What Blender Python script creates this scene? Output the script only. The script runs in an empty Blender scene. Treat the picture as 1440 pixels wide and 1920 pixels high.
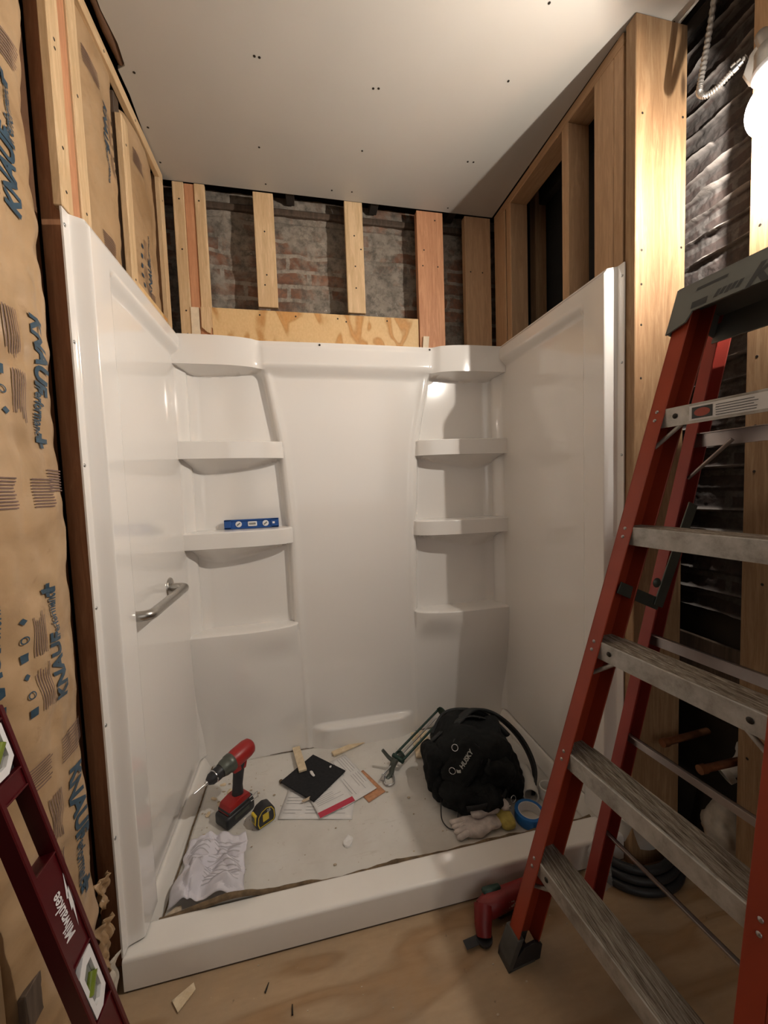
import bpy, bmesh, math, random
from mathutils import Vector, Matrix, noise
random.seed(11)
S = bpy.context.scene
COL = S.collection
V = Vector

# ---------------------------------------------------------------- camera, light, exposure
cam_d = bpy.data.cameras.new('camera'); cam = bpy.data.objects.new('camera', cam_d); COL.objects.link(cam)
cam_d.sensor_fit = 'VERTICAL'; cam_d.sensor_height = 24.0; cam_d.lens = 723.0/1920*24.0
cam_d.clip_start = 0.02
R = [[0.97818, -0.04683, 0.20242], [-0.20480, -0.05326, 0.97735], [-0.03499, -0.99748, -0.06169]]
M4 = Matrix.Identity(4)
for i in range(3):
    M4[i][0] = R[i][0]; M4[i][1] = -R[i][1]; M4[i][2] = -R[i][2]
M4.translation = V((0.51637, -1.88362, 1.29))
cam.matrix_world = M4
S.camera = cam
S.view_settings.view_transform = 'Standard'; S.view_settings.look = 'None'
S.view_settings.gamma = 1.0; S.view_settings.use_curve_mapping = False
S.view_settings.exposure = 1.60

world = bpy.data.worlds.new('world'); S.world = world; world.use_nodes = True
bg = world.node_tree.nodes['Background']
bg.inputs['Color'].default_value = (1.0, 0.90, 0.80, 1); bg.inputs['Strength'].default_value = 0.085
BULB_STRENGTH = 6000.0
BULB_POS = V((1.61, -1.170, 2.125)); BULB_R = 0.062
# soft unseen fill panel, added behind the camera to lift the shade
ad = bpy.data.lights.new('fill_light', 'AREA'); ad.shape = 'RECTANGLE'; ad.size = 2.6; ad.size_y = 2.2
ad.energy = 4.0; ad.color = (1.0, 0.93, 0.86)
al = bpy.data.objects.new('fill_light', ad); COL.objects.link(al)
al.location = (0.75, -3.6, 2.15)
al.rotation_euler = (V((0.7, 0.0, 1.3))-V(al.location)).to_track_quat('-Z', 'Y').to_euler()

# ---------------------------------------------------------------- helpers
def link(o, parent=None):
    COL.objects.link(o)
    if parent is not None:
        o.parent = parent
        o.matrix_parent_inverse = parent.matrix_basis.inverted()
    return o
def tag(o, label=None, cat=None, group=None, kind=None):
    if label: o['label'] = label
    if cat: o['category'] = cat
    if group: o['group'] = group
    if kind: o['kind'] = kind
    return o
def thing(name, label, cat, loc=(0, 0, 0), group=None):
    o = bpy.data.objects.new(name, None); o.location = loc; o.empty_display_size = .05
    COL.objects.link(o); return tag(o, label, cat, group)
def meshobj(name, verts, faces, mat, parent=None, smooth=None):
    me = bpy.data.meshes.new(name); me.from_pydata([tuple(v) for v in verts], [], faces); me.update()
    return finish(name, me, mat, parent, smooth)
def finish(name, me, mat, parent=None, smooth=None):
    for m in (mat if isinstance(mat, (list, tuple)) else [mat]): me.materials.append(m)
    if smooth is not None:
        for p in me.polygons: p.use_smooth = True
        me.set_sharp_from_angle(angle=math.radians(smooth))
    o = bpy.data.objects.new(name, me)
    return link(o, parent)
class MB:
    def __init__(s): s.bm = bmesh.new()
    def _merge(s, t, mi=0):
        base = {}
        for v in t.verts: base[v] = s.bm.verts.new(v.co)
        for f in t.faces:
            try: nf = s.bm.faces.new([base[v] for v in f.verts]); nf.material_index = mi
            except ValueError: pass
        t.free()
    def box(s, lo, hi, bev=0.002, M=None, mi=0, seg=1):
        lo, hi = V(lo), V(hi)
        t = bmesh.new(); bmesh.ops.create_cube(t, size=1)
        for v in t.verts: v.co = V([(lo[i]+hi[i])/2+v.co[i]*(hi[i]-lo[i]) for i in range(3)])
        b = min(bev, .45*min(abs(hi[i]-lo[i]) for i in range(3)))
        if b > 0: bmesh.ops.bevel(t, geom=t.edges[:], offset=b, segments=seg, affect='EDGES', profile=.5)
        if M is not None: bmesh.ops.transform(t, matrix=M, verts=t.verts)
        s._merge(t, mi); return s
    def tube(s, pts, r, n=12, cap=True, mi=0):
        pts = [V(p) for p in pts]; rr = r if isinstance(r, (list, tuple)) else [r]*len(pts)
        t = bmesh.new(); rings = []; up = None
        for i, p in enumerate(pts):
            d = (pts[min(i+1, len(pts)-1)]-pts[max(i-1, 0)]).normalized()
            if up is None:
                up = V((0, 0, 1)) if abs(d.z) < .9 else V((1, 0, 0))
            a = (up-d*up.dot(d)).normalized(); b = d.cross(a); up = a
            rings.append([t.verts.new(p+(a*math.cos(2*math.pi*k/n)+b*math.sin(2*math.pi*k/n))*rr[i]) for k in range(n)])
        for i in range(len(rings)-1):
            for k in range(n): t.faces.new([rings[i][k], rings[i][(k+1) % n], rings[i+1][(k+1) % n], rings[i+1][k]])
        if cap: t.faces.new(rings[0][::-1]); t.faces.new(rings[-1])
        s._merge(t, mi); return s
    def lathe(s, prof, M=None, n=28, mi=0):   # prof: (r, h) along local z
        t = bmesh.new(); rings = []
        for r, h in prof:
            rings.append([t.verts.new((r*math.cos(2*math.pi*k/n), r*math.sin(2*math.pi*k/n), h)) for k in range(n)] if r > 1e-6 else [t.verts.new((0, 0, h))])
        for a, b in zip(rings, rings[1:]):
            for k in range(n):
                k2 = (k+1) % n
                if len(a) == 1 and len(b) == 1: continue
                if len(a) == 1: t.faces.new([a[0], b[k2], b[k]])
                elif len(b) == 1: t.faces.new([a[k], a[k2], b[0]])
                else: t.faces.new([a[k], a[k2], b[k2], b[k]])
        if M is not None: bmesh.ops.transform(t, matrix=M, verts=t.verts)
        s._merge(t, mi); return s
    def prism(s, poly, h0, h1, M=None, mi=0, bev=0):  # poly in local xy, extruded z
        t = bmesh.new()
        a = [t.verts.new((x, y, h0)) for x, y in poly]; b = [t.verts.new((x, y, h1)) for x, y in poly]
        n = len(poly)
        t.faces.new(a[::-1]); t.faces.new(b)
        for k in range(n): t.faces.new([a[k], a[(k+1) % n], b[(k+1) % n], b[k]])
        if bev: bmesh.ops.bevel(t, geom=t.edges[:], offset=bev, segments=2, affect='EDGES', profile=.5)
        if M is not None: bmesh.ops.transform(t, matrix=M, verts=t.verts)
        s._merge(t, mi); return s
    def blob(s, c, rad, M=None, sub=3, amp=0, freq=8, pw=1.0, mi=0, seed=0):
        t = bmesh.new(); bmesh.ops.create_icosphere(t, subdivisions=sub, radius=1)
        for v in t.verts:
            p = v.co.copy()
            if pw != 1: p = V([math.copysign(abs(q)**pw, q) for q in p])
            p = V((p.x*rad[0], p.y*rad[1], p.z*rad[2]))
            if amp:
                w = noise.noise(p*freq+V((seed, seed*2, 0)))*amp+noise.noise(p*freq*2.7+V((0, seed, 3)))*amp*.5
                p += v.co.normalized()*w
            v.co = p
        if M is not None: bmesh.ops.transform(t, matrix=M, verts=t.verts)
        bmesh.ops.translate(t, vec=V(c), verts=t.verts)
        s._merge(t, mi); return s
    def build(s, name, mat, parent=None, smooth=None):
        me = bpy.data.meshes.new(name)
        bmesh.ops.recalc_face_normals(s.bm, faces=s.bm.faces); s.bm.to_mesh(me); s.bm.free()
        return finish(name, me, mat, parent, smooth)
def frame(o, x, z):        # local frame matrix: origin, x axis, z axis
    z = V(z).normalized(); x = V(x); x = (x-z*x.dot(z)).normalized(); y = z.cross(x)
    M = Matrix.Identity(4)
    for i in range(3): M[i][0] = x[i]; M[i][1] = y[i]; M[i][2] = z[i]; M[i][3] = o[i]
    return M
def grid(name, us, vs, f, mat, parent=None, smooth=40, thick=0):
    verts = [f(u, v) for v in vs for u in us]; nu = len(us)
    faces = [(j*nu+i, j*nu+i+1, (j+1)*nu+i+1, (j+1)*nu+i) for j in range(len(vs)-1) for i in range(nu-1)]
    o = meshobj(name, verts, faces, mat, parent, smooth)
    if thick:
        m = o.modifiers.new('thickness', 'SOLIDIFY'); m.thickness = thick; m.offset = 0
    return o
def lin(a, b, n): return [a+(b-a)*i/(n-1) for i in range(n)]
def sm(a, b, x):
    t = max(0., min(1., (x-a)/(b-a))); return t*t*(3-2*t)
def nz(x, y, z=0, f=1): return noise.noise(V((x*f, y*f, z*f)))
def lerp_tab(tab, x):
    tab = sorted(tab)
    if x <= tab[0][0]: return tab[0][1]
    for (a, va), (b, vb) in zip(tab, tab[1:]):
        if x <= b: return va+(vb-va)*(x-a)/(b-a)
    return tab[-1][1]

# text: flat letters mapped through a function (u along the text, v up) -> 3D
def lettering(name, body, size, fmap, mat, parent, shear=0.0, bold=0.0, cuts=1, align='LEFT'):
    cu = bpy.data.curves.new('lettering', 'FONT'); cu.body = body; cu.size = size; cu.shear = shear; cu.offset = bold
    cu.resolution_u = 3; cu.align_x = align
    tmp = bpy.data.objects.new('lettering', cu); COL.objects.link(tmp)
    dg = bpy.context.evaluated_depsgraph_get()
    me = bpy.data.meshes.new_from_object(tmp.evaluated_get(dg)); bpy.data.objects.remove(tmp); me.name = name
    bm = bmesh.new(); bm.from_mesh(me)
    bmesh.ops.triangulate(bm, faces=bm.faces)
    for _ in range(cuts):
        bmesh.ops.subdivide_edges(bm, edges=[e for e in bm.edges if e.calc_length() > size*.25], cuts=1)
        bmesh.ops.triangulate(bm, faces=bm.faces)
    for v in bm.verts: v.co = fmap(v.co.x, v.co.y)
    bm.to_mesh(me); bm.free()
    return finish(name, me, mat, parent)
def flatmarks(name, rects, fmap, mat, parent, nseg=4):  # rects (u0,v0,u1,v1) or polygons
    verts, faces = [], []
    for r in rects:
        if len(r) == 4 and not isinstance(r[0], (tuple, list)):
            u0, v0, u1, v1 = r; n = nseg; b = len(verts)
            for i in range(n+1):
                u = u0+(u1-u0)*i/n
                verts += [fmap(u, v0), fmap(u, v1)]
            faces += [(b+2*i, b+2*i+2, b+2*i+3, b+2*i+1) for i in range(n)]
        else:
            b = len(verts); verts += [fmap(*p) for p in r]; faces.append(tuple(range(b, b+len(r))))
    return meshobj(name, verts, faces, mat, parent)

# ---------------------------------------------------------------- materials
def newmat(name):
    m = bpy.data.materials.new(name); m.use_nodes = True
    return m, m.node_tree, m.node_tree.nodes['Principled BSDF']
def nd(nt, t, **kw):
    n = nt.nodes.new(t)
    for k, v in kw.items():
        if hasattr(n, k) and k not in n.inputs: setattr(n, k, v)
        else: n.inputs[k].default_value = v
    return n
def ramp(nt, fac, stops):
    r = nt.nodes.new('ShaderNodeValToRGB'); e = r.color_ramp.elements
    while len(e) < len(stops): e.new(.5)
    for i, (p, c) in enumerate(stops): e[i].position = p; e[i].color = (*c, 1)
    nt.links.new(fac, r.inputs[0]); return r.outputs[0]
def coords(nt, scale=(1, 1, 1), rnd=True):
    tc = nt.nodes.new('ShaderNodeTexCoord'); mp = nt.nodes.new('ShaderNodeMapping')
    mp.inputs['Scale'].default_value = scale
    src = tc.outputs['Object']
    if rnd:
        oi = nt.nodes.new('ShaderNodeObjectInfo'); mu = nt.nodes.new('ShaderNodeMath'); mu.operation = 'MULTIPLY'; mu.inputs[1].default_value = 17
        nt.links.new(oi.outputs['Random'], mu.inputs[0])
        cb = nt.nodes.new('ShaderNodeCombineXYZ')
        for k in range(3): nt.links.new(mu.outputs[0], cb.inputs[k])
        ad_ = nt.nodes.new('ShaderNodeVectorMath'); nt.links.new(src, ad_.inputs[0]); nt.links.new(cb.outputs[0], ad_.inputs[1]); src = ad_.outputs[0]
    nt.links.new(src, mp.inputs[0]); return mp.outputs[0]
def noisetex(nt, vec, scale, detail=4, rough=.55, dist=0):
    n = nd(nt, 'ShaderNodeTexNoise', Scale=scale, Detail=detail, Roughness=rough, Distortion=dist); nt.links.new(vec, n.inputs['Vector']); return n.outputs['Fac']
def bump(nt, bs, h, strength=.2, dist=.01):
    b = nd(nt, 'ShaderNodeBump', Strength=strength, Distance=dist); nt.links.new(h, b.inputs['Height']); nt.links.new(b.outputs[0], bs.inputs['Normal'])
def mixc(nt, fac, a, b, mode='MIX'):
    m = nt.nodes.new('ShaderNodeMix'); m.data_type = 'RGBA'; m.blend_type = mode
    for sock, val in ((m.inputs[0], fac), (m.inputs[6], a), (m.inputs[7], b)):
        if isinstance(val, (int, float)): sock.default_value = val
        elif isinstance(val, tuple): sock.default_value = (*val, 1)
        else: nt.links.new(val, sock)
    return m.outputs[2]
def plain(name, col, rough=.5, metal=0, var=.12, scale=20, bmp=0, coat=0, spec=.5):
    m, nt, b = newmat(name); v = coords(nt)
    f = noisetex(nt, v, scale)
    c = ramp(nt, f, [(.3, tuple(x*(1-var) for x in col)), (.7, tuple(min(1, x*(1+var)) for x in col))])
    nt.links.new(c, b.inputs['Base Color']); b.inputs['Roughness'].default_value = rough; b.inputs['Metallic'].default_value = metal
    b.inputs['Specular IOR Level'].default_value = spec; b.inputs['Coat Weight'].default_value = coat
    if bmp: bump(nt, b, noisetex(nt, v, scale*3), bmp, .002)
    return m
def wood(name, dark, light, scale=(9, 9, .7), grain=6, rough=.65, dirt=.0):
    m, nt, b = newmat(name); v = coords(nt, scale)
    w = nd(nt, 'ShaderNodeTexNoise', Scale=grain, Detail=6, Roughness=.62, Distortion=1.2); nt.links.new(v, w.inputs['Vector'])
    c = ramp(nt, w.outputs['Fac'], [(.30, dark), (.52, tuple((a+q)/2 for a, q in zip(dark, light))), (.62, light), (.8, tuple(x*.85 for x in light))])
    fine = nd(nt, 'ShaderNodeTexNoise', Scale=grain*9, Detail=3); nt.links.new(v, fine.inputs['Vector'])
    c2 = mixc(nt, .22, c, ramp(nt, fine.outputs['Fac'], [(.35, dark), (.65, light)]))
    # small knots
    v2 = coords(nt, (7, 7, 1.6)); vo = nd(nt, 'ShaderNodeTexVoronoi', Scale=1.0); nt.links.new(v2, vo.inputs['Vector'])
    k = ramp(nt, vo.outputs['Distance'], [(.05, (1, 1, 1)), (.10, (0, 0, 0))])
    c3 = mixc(nt, k, c2, tuple(x*.35 for x in dark))
    if dirt:
        dn = ramp(nt, noisetex(nt, coords(nt), 3.5, 5), [(.45, (0, 0, 0)), (.7, (dirt,)*3)])
        c3 = mixc(nt, dn, c3, (.12, .09, .06))
    nt.links.new(c3, b.inputs['Base Color']); b.inputs['Roughness'].default_value = rough
    bump(nt, b, w.outputs['Fac'], .15, .002); return m

M = {}
M['gel'] = plain('white_gelcoat', (.80, .765, .725), .13, var=.012, scale=2, coat=.6)
M['gelbase'] = plain('white_gelcoat_base', (.83, .79, .735), .22, var=.03, scale=6, coat=.4)
M['pine'] = wood('pine_pale', (.50, .33, .17), (.72, .52, .31))
M['pinex'] = wood('pine_pale_along_y', (.50, .33, .17), (.72, .52, .31), (9, .7, 9))
M['fir'] = wood('fir_red', (.42, .18, .085), (.62, .31, .16))
M['tan'] = wood('framing_tan', (.36, .215, .115), (.52, .33, .19))
M['tany'] = wood('framing_tan_along_y', (.36, .215, .115), (.52, .33, .19), (9, .7, 9))
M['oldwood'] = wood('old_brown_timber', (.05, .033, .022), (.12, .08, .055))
M['shim'] = wood('shim_pine', (.62, .47, .29), (.80, .66, .46), (14, 14, 14), 2)
M['shimpale'] = plain('whitewood', (.72, .60, .44), .7, var=.08, scale=40)
M['postwood'] = wood('osb_like_post', (.25, .135, .062), (.42, .27, .145), (7, 7, .55), 7)
def plyface(name, sc, dark=(.46, .22, .06), light=(.72, .50, .25), dirt=0, rough=.6):
    m, nt, b = newmat(name); v = coords(nt, sc, False)
    w = nd(nt, 'ShaderNodeTexNoise', Scale=2.1, Detail=1.5, Roughness=.4, Distortion=.4); nt.links.new(v, w.inputs['Vector'])
    mu = nt.nodes.new('ShaderNodeMath'); mu.operation = 'MULTIPLY'; mu.inputs[1].default_value = 21; nt.links.new(w.outputs['Fac'], mu.inputs[0])
    sn = nt.nodes.new('ShaderNodeMath'); sn.operation = 'SINE'; nt.links.new(mu.outputs[0], sn.inputs[0])
    ma = nt.nodes.new('ShaderNodeMapRange'); ma.inputs[1].default_value = -1; ma.inputs[2].default_value = 1; nt.links.new(sn.outputs[0], ma.inputs[0])
    c = ramp(nt, ma.outputs[0], [(.0, light), (.55, tuple(x*.95 for x in light)), (.9, dark), (1, tuple(x*1.2 for x in dark))])
    f = noisetex(nt, v, 25, 4)
    c = mixc(nt, .25, c, ramp(nt, f, [(.3, dark), (.7, light)]))
    if dirt:
        dn = ramp(nt, noisetex(nt, coords(nt, rnd=False), 5, 7, .7), [(.42, (0, 0, 0)), (.72, (dirt,)*3)])
        c = mixc(nt, dn, c, (.30, .23, .16))
        sp = ramp(nt, noisetex(nt, coords(nt, rnd=False), 38, 3), [(.70, (0, 0, 0)), (.76, (.5, .5, .5))])
        c = mixc(nt, sp, c, (.08, .05, .03))
    nt.links.new(c, b.inputs['Base Color']); b.inputs['Roughness'].default_value = rough; bump(nt, b, f, .1, .002); return m
M['ply'] = plyface('plywood_face', (4.5, 4, 2.6))
M['subfloor'] = plyface('subfloor_plywood', (.8, 3.2, 2), (.30, .175, .083), (.46, .315, .185), dirt=.6, rough=.5)
def kraft():
    m, nt, b = newmat('kraft_paper'); v = coords(nt, rnd=False)
    f = noisetex(nt, v, 5, 6, .6, .6)
    c = ramp(nt, f, [(.3, (.31, .19, .095)), (.5, (.42, .275, .15)), (.7, (.48, .325, .19))])
    s2 = noisetex(nt, v, 22, 5, .7)
    c = mixc(nt, ramp(nt, s2, [(.60, (0, 0, 0)), (.75, (.5, .5, .5))]), c, (.24, .13, .055))
    nt.links.new(c, b.inputs['Base Color']); b.inputs['Roughness'].default_value = .42; bump(nt, b, s2, .12, .004); return m
M['kraft'] = kraft()
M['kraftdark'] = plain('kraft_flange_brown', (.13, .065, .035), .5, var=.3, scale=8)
M['ink'] = plain('blue_ink', (.028, .062, .095), .5, var=.25, scale=30)
M['inkp'] = plain('brown_purple_ink', (.16, .095, .075), .6, var=.2, scale=30)
def drywall():
    m, nt, b = newmat('drywall_paper'); v = coords(nt, rnd=False)
    f = noisetex(nt, v, 1.3, 4)
    c = ramp(nt, f, [(.3, (.44, .415, .375)), (.7, (.50, .475, .435))])
    nt.links.new(c, b.inputs['Base Color']); b.inputs['Roughness'].default_value = .6; bump(nt, b, noisetex(nt, v, 260, 2), .06, .001); return m
M['drywall'] = drywall()
def brick(name, bc, mc, vecswap, patch=.5, rowh=.07, mult=1.0):
    m, nt, b = newmat(name)
    tc = nt.nodes.new('ShaderNodeTexCoord'); sp = nt.nodes.new('ShaderNodeSeparateXYZ'); nt.links.new(tc.outputs['Object'], sp.inputs[0])
    cb = nt.nodes.new('ShaderNodeCombineXYZ'); nt.links.new(sp.outputs[vecswap], cb.inputs[0]); nt.links.new(sp.outputs[2], cb.inputs[1])
    nv = nd(nt, 'ShaderNodeTexNoise', Scale=9, Detail=3); nt.links.new(tc.outputs['Object'], nv.inputs['Vector'])
    sc = nt.nodes.new('ShaderNodeVectorMath'); sc.operation = 'SCALE'; sc.inputs['Scale'].default_value = .035; nt.links.new(nv.outputs['Color'], sc.inputs[0])
    ad_ = nt.nodes.new('ShaderNodeVectorMath'); nt.links.new(cb.outputs[0], ad_.inputs[0]); nt.links.new(sc.outputs[0], ad_.inputs[1])
    br = nt.nodes.new('ShaderNodeTexBrick'); nt.links.new(ad_.outputs[0], br.inputs['Vector'])
    for k, v in dict(Scale=1.0).items(): br.inputs[k].default_value = v
    br.inputs['Brick Width'].default_value = .205; br.inputs['Row Height'].default_value = rowh; br.inputs['Mortar Size'].default_value = .011; br.inputs['Mortar Smooth'].default_value = .3
    br.inputs['Color1'].default_value = (*bc, 1); br.inputs['Color2'].default_value = (*[x*.6 for x in bc], 1); br.inputs['Mortar'].default_value = (*mc, 1)
    v = tc.outputs['Object']
    g = ramp(nt, noisetex(nt, v, 4.2, 7, .65, .4), [(patch-.06, (0, 0, 0)), (patch+.06, (1, 1, 1))])
    gray = ramp(nt, noisetex(nt, v, 14, 6, .6), [(.3, tuple(x*.6 for x in mc)), (.7, mc)])
    c = mixc(nt, g, br.outputs['Color'], gray)
    c = mixc(nt, ramp(nt, noisetex(nt, v, 30, 5, .7), [(.35, (.75,)*3), (.55, (0,)*3)]), c, tuple(x*.25 for x in mc))
    c = mixc(nt, ramp(nt, noisetex(nt, v, 13, 6, .75, 1.0), [(.665, (0,)*3), (.69, (.9,)*3)]), c, tuple(min(.75, x*3.2*mult) for x in mc))
    nt.links.new(c, b.inputs['Base Color']); b.inputs['Roughness'].default_value = .85
    bump(nt, b, noisetex(nt, v, 40, 6, .7), .5, .008); return m
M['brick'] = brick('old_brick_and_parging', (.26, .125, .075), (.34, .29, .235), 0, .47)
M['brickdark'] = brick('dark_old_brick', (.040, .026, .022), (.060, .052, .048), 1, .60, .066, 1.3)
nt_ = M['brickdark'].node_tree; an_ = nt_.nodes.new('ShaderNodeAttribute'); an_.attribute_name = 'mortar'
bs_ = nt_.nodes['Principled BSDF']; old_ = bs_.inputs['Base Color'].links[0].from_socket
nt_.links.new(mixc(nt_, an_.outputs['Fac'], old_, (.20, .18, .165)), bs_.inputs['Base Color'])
M['black'] = plain('black_shade_sheet', (.012, .012, .013), .9, var=.2)
M['blackplastic'] = plain('black_plastic', (.02, .02, .022), .45, var=.2)
M['blackfoam'] = plain('black_foam', (.012, .012, .014), .95, var=.3, scale=90, bmp=.4)
M['hole'] = plain('screw_head_dark', (.03, .025, .02), .5, metal=.5)
M['steelscrew'] = plain('steel_screw', (.5, .5, .5), .3, metal=1)
def brushed():
    m, nt, b = newmat('brushed_stainless'); v = coords(nt, (4, 60, 60)); f = noisetex(nt, v, 8)
    nt.links.new(ramp(nt, f, [(.3, (.38, .36, .33)), (.7, (.52, .50, .47))]), b.inputs['Base Color'])
    b.inputs['Metallic'].default_value = 1; b.inputs['Roughness'].default_value = .3; return m
M['steel'] = brushed()
M['chrome'] = plain('bright_metal', (.6, .6, .6), .2, metal=1)
def alum():
    m, nt, b = newmat('worn_aluminium'); v = coords(nt)
    f = noisetex(nt, v, 26, 7, .7); g = noisetex(nt, v, 7, 4)
    c = ramp(nt, f, [(.3, (.30, .28, .25)), (.5, (.46, .44, .41)), (.75, (.58, .56, .53))])
    c = mixc(nt, ramp(nt, g, [(.5, (0,)*3), (.72, (.7,)*3)]), c, (.19, .16, .125))
    nt.links.new(c, b.inputs['Base Color']); b.inputs['Metallic'].default_value = .35; b.inputs['Roughness'].default_value = .5
    bump(nt, b, f, .1, .002); return m
M['alum'] = alum()
def dirtyalum():
    m, nt, b = newmat('grimy_tread'); v = coords(nt, (170, 3.2, 30))
    f = noisetex(nt, v, 2.2, 5, .7)
    c = ramp(nt, f, [(.36, (.13, .10, .075)), (.52, (.33, .285, .235)), (.66, (.58, .54, .48))])
    nt.links.new(c, b.inputs['Base Color']); b.inputs['Metallic'].default_value = .3; b.inputs['Roughness'].default_value = .6; return m
M['tread'] = dirtyalum()
M['alumbar'] = plain('aluminium_brace', (.42, .38, .37), .35, metal=.8, var=.15, scale=9)
M['fiber'] = plain('orange_fiberglass', (.33, .042, .015), .42, var=.10, scale=7, bmp=.05)
M['fiberr'] = plain('faded_red_fiberglass', (.30, .036, .024), .45, var=.12, scale=7, bmp=.05)
M['capgray'] = plain('grey_ladder_plastic', (.15, .155, .14), .5, var=.08, scale=6)
M['capdark'] = plain('dark_grey_print', (.03, .032, .032), .5, var=.1)
M['bootgray'] = plain('dark_rubber', (.075, .070, .062), .7, var=.25, scale=15)
M['redshaded'] = plain('shaded_red_tool_plastic', (.20, .012, .012), .45, var=.2, scale=20)  # red plastic darkened in its colour for the shade of the ladder
M['red'] = plain('red_tool_plastic', (.33, .016, .014), .38, var=.08, scale=12)
M['darkred'] = plain('painted_red_metal', (.075, .0045, .007), .30, var=.12, scale=6)
M['white'] = plain('white_paint', (.78, .76, .76), .4, var=.03)
M['paper'] = plain('paper_white', (.74, .72, .70), .7, var=.05, scale=30)
M['crump'] = plain('thin_leaflet_paper', (.70, .67, .72), .7, var=.06, scale=14)
M['print'] = plain('grey_print', (.32, .31, .31), .7, var=.1)
M['leafprint'] = plain('faint_grey_print', (.50, .48, .50), .7, var=.1)
M['redprint'] = plain('crimson_print', (.52, .04, .075), .6, var=.05)
M['graymetal'] = plain('tool_grey_metal', (.12, .13, .11), .4, metal=.6)
M['green'] = plain('dark_green_enamel', (.018, .045, .035), .35, var=.1, metal=.2)
M['yellow'] = plain('yellow_plastic', (.62, .45, .03), .45, var=.08)
M['blue'] = plain('blue_plastic', (.012, .075, .29), .4, var=.08)
M['bluetape'] = plain('painters_tape_blue', (.012, .13, .40), .55, var=.1, scale=60)
M['vial'] = plain('vial_green', (.17, .22, .03), .15, var=.2, scale=30)
M['vialgray'] = plain('vial_housing_grey', (.22, .22, .20), .3)
M['copper'] = plain('tarnished_copper', (.30, .13, .065), .38, metal=.8, var=.3, scale=25)
M['pvc'] = plain('white_pvc', (.70, .68, .63), .35, var=.05)
M['glove'] = plain('soiled_cotton', (.56, .49, .45), .9, var=.3, scale=22, bmp=.3)
M['glovey'] = plain('yellow_cuff_knit', (.50, .40, .10), .9, var=.25, scale=30, bmp=.3)
M['bag'] = plain('black_nylon', (.0060, .0068, .0068), .8, var=.4, scale=60, bmp=.5, spec=.25)
M['strap'] = plain('black_webbing', (.012, .013, .013), .7, var=.3, scale=120, bmp=.4)
M['logo'] = plain('light_grey_print', (.42, .42, .38), .6)
M['fiberfill'] = plain('white_insulation_wrap', (.55, .50, .42), .9, var=.25, scale=18, bmp=.5)
M['conduit'] = plain('galvanised_conduit', (.33, .31, .29), .35, metal=.75)
M['crumb'] = plain('drywall_crumbs', (.50, .40, .29), .9, var=.25, scale=40)
def liner():
    m, nt, b = newmat('protective_liner'); v = coords(nt, rnd=False)
    f = noisetex(nt, v, 3.5, 7, .62)
    c = ramp(nt, f, [(.3, (.56, .52, .47)), (.6, (.68, .65, .60)), (.8, (.72, .69, .65))])
    sp = noisetex(nt, v, 42, 6, .75)
    c = mixc(nt, ramp(nt, sp, [(.63, (0,)*3), (.72, (.8,)*3)]), c, (.30, .23, .17))
    st = noisetex(nt, coords(nt, (1, 5, 1), False), 7, 5, .7, 1)
    c = mixc(nt, ramp(nt, st, [(.60, (0,)*3), (.75, (.45,)*3)]), c, (.42, .35, .28))
    nt.links.new(c, b.inputs['Base Color']); b.inputs['Roughness'].default_value = .55; bump(nt, b, f, .1, .004); return m
M['liner'] = liner()
M['torn'] = plain('torn_brown_edge', (.15, .10, .055), .9, var=.4, scale=50, bmp=.5)
def clear(name, alpha=.25, col=(.8, .8, .78)):
    m, nt, b = newmat(name); b.inputs['Base Color'].default_value = (*col, 1); b.inputs['Roughness'].default_value = .12
    b.inputs['Alpha'].default_value = alpha; return m
M['film'] = clear('clear_plastic_film', .28)
def emis(name, col, st):
    m, nt, b = newmat(name); b.inputs['Base Color'].default_value = (0, 0, 0, 1)
    b.inputs['Emission Color'].default_value = (*col, 1); b.inputs['Emission Strength'].default_value = st; return m
M['bulb'] = emis('lit_bulb_glass', (1.0, .92, .82), BULB_STRENGTH)
def glowglass():
    m, nt, b = newmat('frosted_lit_glass'); nt.nodes.remove(b)
    tr = nt.nodes.new('ShaderNodeBsdfTransparent'); tr.inputs[0].default_value = (.93, .93, .93, 1)
    em = nt.nodes.new('ShaderNodeEmission'); em.inputs[0].default_value = (1, .97, .92, 1); em.inputs[1].default_value = 2.2
    ad2 = nt.nodes.new('ShaderNodeAddShader'); nt.links.new(tr.outputs[0], ad2.inputs[0]); nt.links.new(em.outputs[0], ad2.inputs[1])
    nt.links.new(ad2.outputs[0], nt.nodes['Material Output'].inputs[0]); return m
M['glowglass'] = glowglass()
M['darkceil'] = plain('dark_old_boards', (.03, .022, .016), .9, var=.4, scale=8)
CEIL = 2.645

# ---------------------------------------------------------------- setting
mb = MB(); mb.box((-.6, -4.2, -.03), (2.3, .5, 0), 0)
tag(mb.build('floor', M['subfloor']), kind='structure')
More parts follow.
